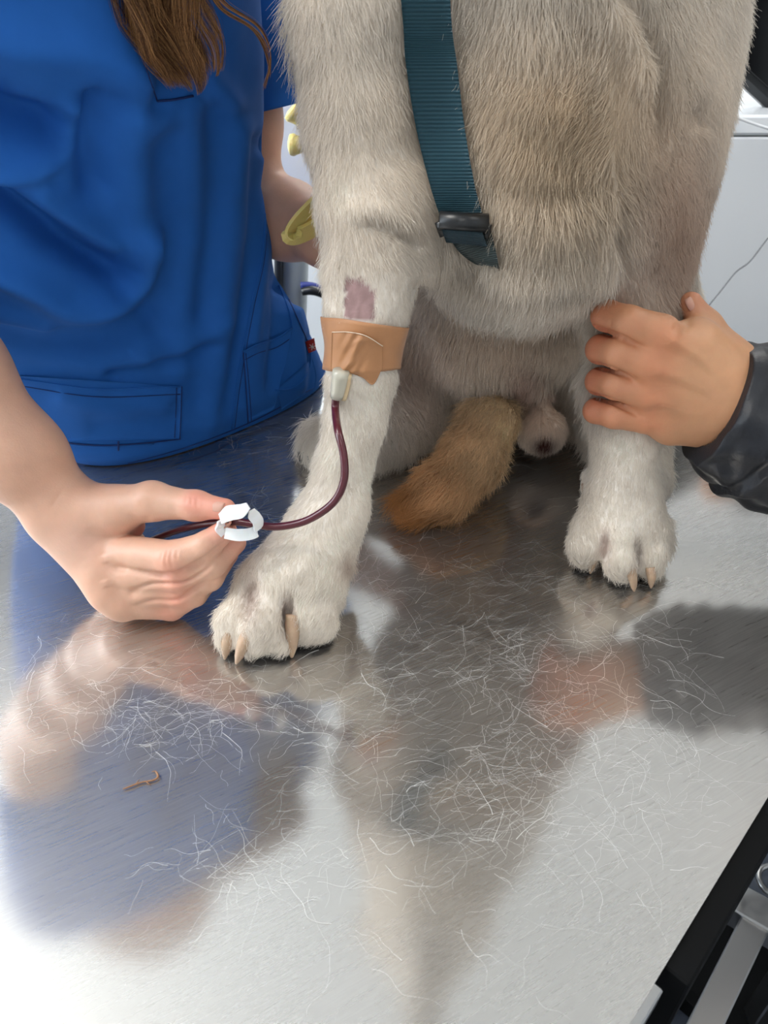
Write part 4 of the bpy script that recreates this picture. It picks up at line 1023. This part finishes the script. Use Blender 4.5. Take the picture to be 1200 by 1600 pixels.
for a in range(3):
    c_ = np.array(Q(488, 542, dY - .0035)); d_ = np.array([math.cos(a * PI / 3 + .3), 0, math.sin(a * PI / 3 + .3)]) * .0042
    MB().tube([c_ - d_, c_ + d_], .0005, 6).build('tag_mark', M_whitec, rt)
# trousers and shoes behind the table
TRS = Sdf(.009)
hipc = TD * .42 + TN * -.835 + np.array([0, 0, T])
TRS.add([el(hipc + [0, 0, -.03], (.15, .105, .12), np.stack([TD, TN, [0, 0, 1]], 1))], .02, .02)
for s_ in (-1, 1):
    k_ = hipc + TD * s_ * .085 + [0, 0, -.40]; TRS.add([rc((hipc + TD * s_ * .08 + [0, 0, -.1], .085), (k_, .065)), rc((k_, .065), (k_ + np.array([0, 0, -.42]), .058))], .02, .02)
V_, F_ = TRS.mesh(1); quadmesh('trousers', V_, F_, mat('navy_trousers', (30, 52, 96), .8), nurse)
M_shoe = mat('white_clog', (220, 222, 224), .4)
for s_ in (-1, 1):
    k_ = hipc + TD * s_ * .085; k_[2] = 0; SH = Sdf(.005); SH.add([rc((k_ + TN * -.06 + [0, 0, .04], .036), (k_ + TN * .10 + [0, 0, .035], .034))], .01, .01)
    V_, F_ = SH.mesh(1, floor=.001); quadmesh('shoe', V_, F_, M_shoe, nurse)
# long brown hair
M_hair = hairmat('brown_hair', attr='col', rough=.35, translucent=.25)
def hair_lock(path, width, n, seed, k=22, curl=.004):
    rs = np.random.RandomState(seed); P0 = spl(path, 8); t = np.linspace(0, 1, len(P0)); tt = np.linspace(0, 1, k); C = np.stack([np.interp(tt, t, P0[:, i]) for i in range(3)], 1)
    wd = np.interp(tt, width[0], width[1]); ncl = max(3, n // 170); cl_ = rs.randint(0, ncl, n); off = (rs.normal(size=(ncl, 3)) * .55)[cl_] + rs.normal(size=(n, 3)) * .13; ln_ = rs.uniform(.80, 1.0, ncl)[cl_] * rs.uniform(.94, 1.0, n)
    ph = rs.uniform(0, 6.28, (n, 1)); out = np.zeros((n, k, 3))
    for i in range(k):
        f = tt[i] * ln_; c = np.stack([np.interp(f, tt, C[:, j]) for j in range(3)], 1); w_ = np.interp(f, tt, wd)[:, None]
        o = off.copy(); o[:, 0] += .35 * np.sin(f * 7 + off[:, 1] * 2); o[:, 2] += .2 * np.cos(f * 9 + off[:, 0] * 3)
        out[:, i] = c + o * w_ + curl * np.stack([np.sin(8 * f + off[:, 2] * 1.5), np.cos(7 * f + off[:, 1]) * .4, np.zeros(n)], 1) * f[:, None]
    return out
def tz(u, v, off): return hit(tunic_tree, u, max(v, -30), off, default=Q(u, v, .55))
hY = tz(290, 60, .0)[1]
locks = [hair_lock([hdn + [.02, -.02, .05], Q(150, -260, hY - .045), Q(215, -80, hY - .035), Q(255, 10, hY - .03), Q(300, 75, hY - .022), Q(292, 142, hY - .016)], ([0, .3, .6, .8, .93, 1], [.02, .024, .020, .015, .009, .004]), 4200, 1, curl=.007),
         hair_lock([hdn + [.02, -.02, .05], Q(140, -260, hY - .045), Q(190, -80, hY - .034), Q(225, 0, hY - .028), Q(262, 60, hY - .02), Q(258, 105, hY - .016)], ([0, .5, .8, 1], [.02, .017, .010, .003]), 1800, 2),
         hair_lock([hdn + [.03, -.02, .05], Q(230, -260, hY - .045), Q(315, -60, hY - .034), Q(325, 20, hY - .03), Q(350, 75, hY - .024), Q(338, 120, hY - .02), Q(318, 126, hY - .018)], ([0, .5, .8, 1], [.015, .008, .0035, .001]), 160, 3),
         hair_lock([hdn + [.04, -.02, .05], Q(270, -260, hY - .045), Q(318, -60, hY - .03), Q(350, 10, hY - .028), Q(402, 46, hY - .01), Q(417, 90, hY), Q(410, 145, hY)], ([0, .5, .8, 1], [.012, .004, .0012, .0008]), 130, 4)]
capn = 5200; rs = np.random.RandomState(7); th1 = rs.uniform(0, 2 * PI, capn); ph1 = np.arccos(rs.uniform(-.2, 1, capn)); RR = RN_
sp = np.stack([np.sin(ph1) * np.cos(th1) * .079, np.sin(ph1) * np.sin(th1) * .094 - .012, np.cos(ph1) * .09 + .03], 1); sp = sp[(sp[:, 1] < .045) | (sp[:, 2] > .075)]
base = hdn + sp @ RR.T; back = hdn + RR @ np.array([0, -.10, -.03]); tt = np.linspace(0, 1, 10)[None, :, None]
caph = base[:, None] * (1 - tt) + (back[None] + np.random.RandomState(8).normal(size=(len(base), 3)) * .018)[:, None] * tt; nrm = (base - hdn)[:, None]; caph = caph + nrm * .75 * np.sin(tt * PI * .9)
kk = 22
def resamp(Cv): t0 = np.linspace(0, 1, Cv.shape[1]); t1 = np.linspace(0, 1, kk); i = np.clip((t1 * (Cv.shape[1] - 1)).astype(int), 0, Cv.shape[1] - 2); f = (t1 * (Cv.shape[1] - 1) - i)[None, :, None]; return Cv[:, i] * (1 - f) + Cv[:, i + 1] * f
AH = np.vstack(locks + [resamp(caph)]); nA = len(AH); rs = np.random.RandomState(9)
hc_ = np.array(lin((112, 78, 52)))[None] * rs.uniform(.5, 1.6, (nA, 1)); mixg = (rs.rand(nA) < .35)[:, None]; hc_ = np.where(mixg, np.array(lin((208, 158, 104)))[None] * rs.uniform(.7, 1.2, (nA, 1)), hc_)
ho = strands('hair', AH, .00009, .00004, M_hair, nurse, hc_); ho['kind'] = 'stuff'
face_bits(qn_, RN_, nurse, mat('brow_brown', (80, 52, 34), .8), .1)

# ------------------------------------------------------------------ the helper in the dark jacket
helper = thing('person', 'helper in a dark jacket holding the dog\'s unbandaged foreleg', 'person', (.95, .55, 0))
G = Sdf(.00135)
i2, m2, r2, p2 = (Q(1032, 522, .499), .0138), (Q(1015, 568, .497), .0136), (Q(1012, 613, .499), .0132), (Q(1008, 652, .503), .0122)
w2 = (Q(1140, 628, .503), .0275)
G.add([rc(w2, i2), rc(w2, m2), rc(w2, r2), rc(w2, p2), rc((Q(1130, 590, .51), .025), (Q(1085, 540, .508), .020)), rc((Q(1120, 650, .507), .024), (Q(1050, 660, .507), .018)), rc(w2, (Q(1330, 690, .485), .034))], .012, .012)
f2 = [[i2, (Q(982, 504, .503), .0117), (Q(948, 493, .520), .0110), (Q(951, 490, .548), .0092)],
      [m2, (Q(968, 552, .501), .0113), (Q(938, 546, .520), .0105), (Q(944, 545, .548), .0092)],
      [r2, (Q(962, 601, .502), .0108), (Q(936, 596, .520), .0101), (Q(942, 594, .546), .0090)],
      [p2, (Q(960, 648, .503), .0104), (Q(931, 642, .515), .0095), (Q(936, 634, .536), .0082)]]
for f in f2: G.add(chain(f), .003, .0016)
G.add([rc((Q(1140, 575, .520), .019), (Q(1102, 512, .532), .0120)), rc((Q(1102, 512, .532), .0118), (Q(1079, 474, .538), .0085))], .006, .014)
for mcp, k_ in ((i2, .15), (m2, .4), (r2, .65)):     # tendons on the back of the hand
    e_ = w2[0] + np.array([0, -.022, .012 * (1 - k_)]); G.add([rc((mcp[0] + [0.004, -.0118, 0], .003), (mcp[0] * .45 + e_ * .55 + [0, -.0035, 0], .0024))], .004, .006)
def hand_creases2(V, N):
    return grooves(V, N, [([(890, 505), (945, 518), (1000, 540)], 2.8, -.0034), ([(885, 564), (940, 573), (990, 592)], 2.6, -.0032), ([(880, 608), (940, 622), (975, 636), (1000, 652)], 2.6, -.0030),
                          ([(1060, 500), (1052, 520)], 3, -.0006), ([(1008, 505), (1010, 530)], 2.5, -.0005), ([(1040, 545), (1085, 565), (1120, 600)], 6, -.0010), ([(1030, 592), (1075, 610), (1115, 628)], 6, -.0010),
                          ([(1030, 520), (1075, 545), (1120, 590)], 5, .0008), ([(1078, 500), (1068, 522)], 4, -.0012), ([(1030, 635), (1070, 645), (1110, 650)], 6, .0006), ([(955, 500), (952, 515)], 2, -.0005)], None)
gV, gF = G.mesh(1, disp=hand_creases2)
HB = Sdf(.008)
el2 = np.array(Q(1330, 690, .485)); elbow2 = el2 + np.array([.10, .0, -.005]) * 1.0; sh2 = np.array([.66, .62, T + .42])
tor = np.array([.80, .66, 0])
HB.add([rc((el2, .036), (elbow2, .045)), rc((elbow2, .045), (sh2, .055))], .02, .02)
HB.add([rc((np.array([.86, .66, T - .02]), .125), (np.array([.80, .66, T + .36]), .12)), rc((sh2, .06), (sh2 + [.12, .22, 0], .06)), rc((np.array([.78, .66, T + .42]), .08), (np.array([.72, .64, T + .56]), .05))], .06, .04)
hdh = np.array([.68, .62, T + .66]); RH_, qh_ = head_prims(HB, hdh, (-.75, -.1, -.5))
HB.add([rc((sh2 + [.12, .22, -.02], .052), (np.array([.70, .96, T + .18]), .045)), rc((np.array([.70, .96, T + .18]), .042), (np.array([.50, .93, T + .20]), .028))], .02, .02)
xV, xF = HB.mesh(1)
aVv, aFf = arms_mesh([(gV, gF), (xV, xF)])
pk = []
for f in f2: pk += [(f[0][0] + [0, -.01, 0], .015, .45, (214, 128, 92)), (f[2][0], .02, .7, (196, 112, 84)), (f[1][0] + [0, -.008, 0], .009, .3, (206, 126, 96))]
pk += [(np.array(Q(1079, 474, .538)), .012, .6, (206, 124, 100)), (np.array(Q(1120, 560, .49)), .03, .3, (228, 178, 134))]
quadmesh('body', aVv, aFf, M_skin, helper, skin_color(aVv, (202, 148, 110), pk, 4))
gt = bvh(gV, gF); p = hit(gt, 1084, 474, .0003)
if p is not None: nail(p, Q(1079, 470, .538) - Q(1096, 500, .534), np.array([.6, -.75, .2]), .0058, .0042, helper)
J = Sdf(.0022, clip_lo=np.array([.15, .2, .6]), clip_hi=np.array([.62, .75, 1.6]))
c1, c2 = np.array(Q(1122, 628, .503)), np.array(Q(1210, 668, .495))
ax_ = c2 - c1; ax_ /= np.linalg.norm(ax_)
J.add([rc((c1 - ax_ * .0, .042), (c2, .056)), rc((c2, .056), (elbow2, .064)), rc((elbow2, .064), (sh2, .078))], .03, .01)
def jfold(V, N):
    s = (V - c1) @ ax_; d = .0035 * wob(V * [.6, 1, 1.2], 60, 77) + .0015 * wob(V, 130, 78) + .0025 * np.sin(s * 190 + 2 * wob(V, 40, 79)) * (s > .035)
    d += -.0022 * np.exp(-((s - .030) / .0022) ** 2) + .0012 * np.exp(-((s - .004) / .004) ** 2)
    return V + N * d[:, None]
jV, jF = J.mesh(2, disp=jfold)
s_ = (jV - c1) @ ax_; s2_ = s_ + .10 * ((jV - c1) @ np.cross(ax_, [0, 1, 0]))
lim = 0.0; back_ = s2_ < lim
jV = jV + ax_ * np.where(back_, lim - s2_, 0)[:, None]
rad_ = jV - c1; rad_ = rad_ - np.outer(rad_ @ ax_, ax_); rl = np.linalg.norm(rad_, axis=1)
# open cuff: push the end cap inward along the arm to leave a hollow round the wrist
inner = back_ & (rl < .034)
jV = jV + ax_ * np.where(inner, .018, 0)[:, None]
M_jack = mat('dark_jacket', (24, 27, 34), .45, spec=.4, noise=.2, nscale=60, bump=.4, bscale=500, bdist=.0005)
jk = quadmesh('jacket', jV, jF, M_jack, helper)
J2 = Sdf(.009)
J2.add([rc((np.array([.86, .66, T - .10]), .15), (np.array([.80, .66, T + .36]), .145)), rc((sh2, .085), (sh2 + [.12, .22, 0], .085)), rc((elbow2, .064), (sh2, .078)), rc((sh2 + [.12, .22, -.02], .075), (np.array([.70, .96, T + .18]), .06)), rc((np.array([.70, .96, T + .18]), .058), (np.array([.56, .935, T + .195]), .045))], .05, .03)
V_, F_ = J2.mesh(1, disp=lambda V, N: V + N * (.005 * wob(V, 30, 90))[:, None]); quadmesh('jacket_body', V_, F_, M_jack, helper)
TR2 = Sdf(.009)
for s_ in (-1, 1):
    b_ = np.array([.88, .66 + s_ * .09, 0.0]); TR2.add([rc((b_ + [0, 0, T - .12], .10), (b_ + [0, 0, .48], .07)), rc((b_ + [0, 0, .48], .07), (b_ + [0, 0, .10], .058))], .02, .03)
V_, F_ = TR2.mesh(1); quadmesh('trousers', V_, F_, mat('black_trousers', (28, 30, 36), .8), helper)
for s_ in (-1, 1):
    b_ = np.array([.88, .66 + s_ * .09, 0.0]); SH = Sdf(.005); SH.add([rc((b_ + [.05, 0, .04], .036), (b_ + [-.11, 0, .035], .034))], .01, .01)
    V_, F_ = SH.mesh(1, floor=.001); quadmesh('shoe', V_, F_, mat('grey_shoe', (90, 92, 96), .6), helper)
base = hdh + sp @ RH_.T; back = hdh + RH_ @ np.array([0, -.10, -.03]); tt = np.linspace(0, 1, 10)[None, :, None]
caph = base[:, None] * (1 - tt) + (back[None] + np.random.RandomState(18).normal(size=(len(base), 3)) * .018)[:, None] * tt; caph = caph + (base - hdh)[:, None] * .75 * np.sin(tt * PI * .9)
hh = strands('hair', caph, .0002, .00008, M_hair, helper, np.array(lin((50, 36, 28)))[None] * np.random.RandomState(19).uniform(.6, 1.5, (len(caph), 1))); hh['kind'] = 'stuff'
face_bits(qh_, RH_, helper, mat('brow_dark', (44, 32, 26), .8), .1)
# ================================================================== LOOSE HAIRS ON THE TABLE
M_loose = hairmat('loose_hair', (236, 236, 234), rough=.4, translucent=.25)
def loose(n, seed):
    rs = np.random.RandomState(seed); spots = [(240, 1110, 80, 35, .10), (480, 1120, 90, 40, .05), (700, 1010, 160, 60, .16), (880, 1060, 120, 90, .10), (720, 1200, 170, 80, .12), (900, 1230, 120, 70, .10), (640, 1330, 200, 90, .08),
                                           (400, 1360, 60, 18, .03), (60, 1060, 60, 50, .03), (430, 830, 60, 50, .05), (560, 900, 40, 60, .04), (380, 690, 60, 20, .03), (700, 880, 140, 60, .10)]
    pts = []
    for u, v, su, sv, f in spots:
        m = int(n * f); pts += [(rs.normal(u, su), rs.normal(v, sv)) for _ in range(m)]
    while len(pts) < n: pts.append((rs.uniform(-150, 1250), 660 + 980 * rs.rand() ** .9))
    k = 9; out = []
    nm = lambda p: (p @ TD, p @ TN)
    dt = dog_tree
    for i, (u, v) in enumerate(pts):
        if v < 640: continue
        p = Z(u, v, 0); L_ = rs.gamma(5, .0045) if rs.rand() < .85 else rs.uniform(.03, .055); a = rs.uniform(0, 2 * PI) if rs.rand() < .6 else rs.normal(0, .45)
        c = rs.normal(0, 22); wv = rs.uniform(0, 1.1); ph = rs.uniform(0, 6.28); q = [p]; ok = True; zh = abs(rs.normal(0, .0012)); kink = rs.normal(0, .35, k)
        for j in range(1, k):
            a2 = a + wv * math.sin(ph + j * .9) * .5 + kink[j] * .35; a += c * L_ / k
            q.append(q[-1] + np.array([math.cos(a2), math.sin(a2), 0]) * L_ / (k - 1))
        q = np.array(q); t = np.linspace(0, 1, k); q[:, 2] = T + .0004 + zh * np.sin(t * PI * rs.uniform(.6, 1)) ** 2
        d, nn = q @ TD, q @ TN
        if (nn > NE - .003).any() or (nn < NW + .003).any() or (d < D0 + .01).any() or (d > D1 - .01).any(): continue
        out.append(q)
    return np.array(out)
LH = loose(1700, 11); rs = np.random.RandomState(3)
lo_ = strands('loose_dog_hairs', LH, rs.gamma(2.6, .000013, len(LH)) + .000010, .00002, M_loose, None)
tag(lo_, 'fine white shed dog hairs scattered over the brushed steel table top', 'dog hair', kind='stuff')
# a bit of dried brown stalk
cr = MB(); M_br = mat('dried_stalk', (140, 100, 68), .7, noise=.3, nscale=400)
P_ = [Z(192, 1233, .0012), Z(205, 1228, .0016), Z(222, 1222, .0014), Z(240, 1219, .0016), Z(247, 1213, .0018), Z(243, 1205, .0014), Z(237, 1206, .0012)]
cr.tube(P_, [.0004, .0006, .0005, .0006, .0007, .0005, .0002], 8, sub=3)
for a, b in (((212, 1225), (218, 1218)), ((228, 1221), (236, 1227))): cr.tube([Z(*a, .0014), Z(*b, .0014)], [.0004, .0002], 6)
tag(cr.build('dried_stalk', M_br, None, True), 'tiny curled brown dried stalk lying among hairs on the steel table', 'crumb')

# ================================================================== BEHIND THE TABLE
M_cab = mat('white_laminate', (226, 229, 232), .35, bump=.05, bscale=60)
# tall white cabinet behind the helper's hand
cb = thing('cabinet', 'plain white cabinet behind the dog and the holding hand', 'cabinet', (.95, 1.62, 0))
bx_ = MB(); bx_.box((.95, 1.62, .565), (1.10, .5, 1.09), None, .004); bx_.build('cabinet_body', M_cab, cb)
MB().box((.95, 1.62, 1.125), (1.14, .54, .03), None, .004).build('worktop', mat('pale_worktop', (236, 239, 242), .3), cb)
for i, x in enumerate((.675, 1.225)):
    dr = MB().box((x, 1.361, .58), (.54, .018, 1.055), None, .003).build('door', M_cab, cb)
    MB().tube([(x + (.22 if i == 0 else -.22), 1.338, .6), (x + (.22 if i == 0 else -.22), 1.338, .75)], .006, 8).build('handle', M_steel, dr, True)
mn = thing('monitor', 'black monitor at the upper right behind the dog', 'monitor', (.80, 1.45, 1.25))
mc = np.array(Q(1264, -4, 1.45))
a_ = math.radians(33); Rm = np.array([[math.cos(a_), 0, math.sin(a_)], [0, 1, 0], [-math.sin(a_), 0, math.cos(a_)]])
MB().box(mc, (.34, .035, .29), Rm, .01).build('monitor_body', M_buckle, mn)
MB().box(mc + np.array([0, -.019, 0]), (.31, .004, .25), Rm, .001).build('screen', mat('dark_screen', (8, 9, 11), .15), mn)
MB().tube([mc + [0, .03, 0], (mc[0] + .05, 1.52, 1.25), (mc[0] + .05, 1.52, 1.148)], .018, 12, sub=4).build('stand', M_buckle, mn, True)
M_wire = mat('white_cable_sheath', (238, 240, 242), .4); M_gwire = mat('grey_cable_sheath', (120, 122, 126), .5)
wc = MB().tube([Q(1150, 120, 1.345), Q(1137, 145, 1.335), Q(1136, 165, 1.325), Q(1150, 182, 1.32), Q(1180, 194, 1.32), Q(1215, 206, 1.32), Q(1300, 240, 1.335)], .0022, 10, sub=6).build('white_cable', M_wire, None, True)
tag(wc, 'white cable hanging in a loop under the black monitor', 'cable')
gc = MB().tube([Q(1262, 300, 1.30), Q(1225, 345, 1.25), Q(1200, 372, 1.21), Q(1172, 408, 1.17), Q(1150, 425, 1.15), Q(1128, 452, 1.12), Q(1104, 482, 1.10), Q(1080, 520, 1.08)], .0013, 8, sub=6).build('grey_cable', M_gwire, None, True)
tag(gc, 'thin grey cable running diagonally before the white cabinet', 'cable')
# apparatus glimpsed between the nurse and the dog
M_grey = mat('grey_plastic', (150, 158, 162), .4); M_lgrey = mat('pale_blue_plastic', (186, 204, 214), .35); M_dark = mat('dark_plastic', (26, 30, 38), .4)
ap = thing('machine_stand', 'grey rounded machine column with a dark edge behind the nurse\'s elbow', 'machine', tuple(Q(460, 430, 1.25) * [1, 1, 0]))
def column(name, l0, r0, l1, r1, v0, v1, Y, thick, m, parent, bulge=.0):
    V = []; Fc = []; n = 12; k = 16
    for i in range(n + 1):
        t = i / n; v = v0 + (v1 - v0) * t; a = np.array(Q(l0 + (l1 - l0) * t, v, Y)); b = np.array(Q(r0 + (r1 - r0) * t, v, Y)); c = (a + b) / 2; hw = (b - a) / 2
        for j in range(k):
            th = 2 * PI * j / k; s_, c_ = math.sin(th), math.cos(th); x = math.copysign(abs(c_) ** .6, c_); y = math.copysign(abs(s_) ** .6, s_)
            V.append(c + hw * x + np.array([0, y * thick, 0]))
        if i:
            o = (i - 1) * k
            for j in range(k): Fc.append((o + j, o + (j + 1) % k, o + k + (j + 1) % k, o + k + j))
    Fc += [tuple(range(k))[::-1], tuple(range(n * k, (n + 1) * k))]
    return mesh(name, V, Fc, m, parent)
column('column_shell', 440, 486, 436, 476, 300, 560, 1.25, .04, M_grey, ap)
column('dark_edge', 430, 446, 430, 442, 300, 560, 1.225, .03, M_dark, ap)
p_ = Q(460, 560, 1.25); MB().box((p_[0], 1.27, p_[2] / 2), (.06, .06, p_[2])).build('post', M_grey, ap)
MB().box((p_[0], 1.27, .03), (.4, .4, .06), None, .01).build('base', M_dark, ap)
column('head_cap', 448, 470, 438, 486, 266, 300, 1.25, .03, M_lgrey, ap)
bc = MB().tube([Q(470, 446, 1.20), Q(486, 446, 1.20), Q(505, 452, 1.20), Q(540, 470, 1.2)], .0055, 10, sub=5).build('blue_cable', mat('navy_cable', (40, 52, 120), .5), None, True); tag(bc, 'navy blue cable end beside the grey machine column', 'cable')
kc = MB().tube([Q(472, 456, 1.18), Q(488, 454, 1.18), Q(506, 460, 1.18), Q(545, 476, 1.18)], [.006, .0075, .0065, .006], 10, sub=5).build('black_cable', M_buckle, None, True); tag(kc, 'black cable plugged in below the navy blue one', 'cable')
ct = thing('counter', 'low pale grey counter behind the nurse and the dog', 'counter', (-.35, 1.75, 0))
MB().box((-.45, 1.75, .50), (1.5, .5, .98), None, .004).build('counter_body', M_cab, ct); MB().box((-.45, 1.75, 1.005), (1.54, .54, .03), None, .003).build('worktop', mat('grey_worktop', (176, 188, 192), .4), ct)
# the yellow rubber tubing held behind the dog
M_yel = mat('yellow_rubber', (226, 208, 130), .35, sss=.3, noise=.05, nscale=50)
yt = thing('yellow_tubing', 'yellow rubber loop hanging in front of the nurse\'s bare forearm', 'tubing', tuple(Q(476, 340, .66)))
yb = strip('loop_band', [Q(520, 300, .655), Q(495, 318, .652), Q(470, 343, .650), Q(456, 363, .650), Q(462, 369, .653), Q(485, 360, .657), Q(520, 338, .66)], .020, .003, M_yel, yt, side=(.15, -.55, .75))
Yh = .98
for k_, (pts, lab) in enumerate(((((455, 172), (470, 188), (492, 212), (520, 240)), 'upper yellow rubber bell-ended peg against the bright wall, slanting down'), (((453, 226), (475, 227), (500, 229), (530, 232)), 'lower yellow rubber bell-ended peg against the bright wall, lying level'))):
    P_ = [Q(u, v, Yh) for u, v in pts]
    mb_ = MB().tube([P_[0] + (P_[0] - P_[1]) * .15, P_[0], P_[0] * .7 + P_[1] * .3, P_[1], P_[2], P_[3]], [.004, .0115, .0125, .0078, .0080, .0085], 16, sub=4)
    o_ = mb_.build('yellow_peg', M_yel, None, True); tag(o_, lab, 'peg', 'yellow bell-ended pegs')
pn = MB().box(Q(560, 220, 1.03), (.22, .02, .20), None, .004).build('peg_board', M_cab); tag(pn, 'pale board behind the dog that carries the yellow pegs', 'board')
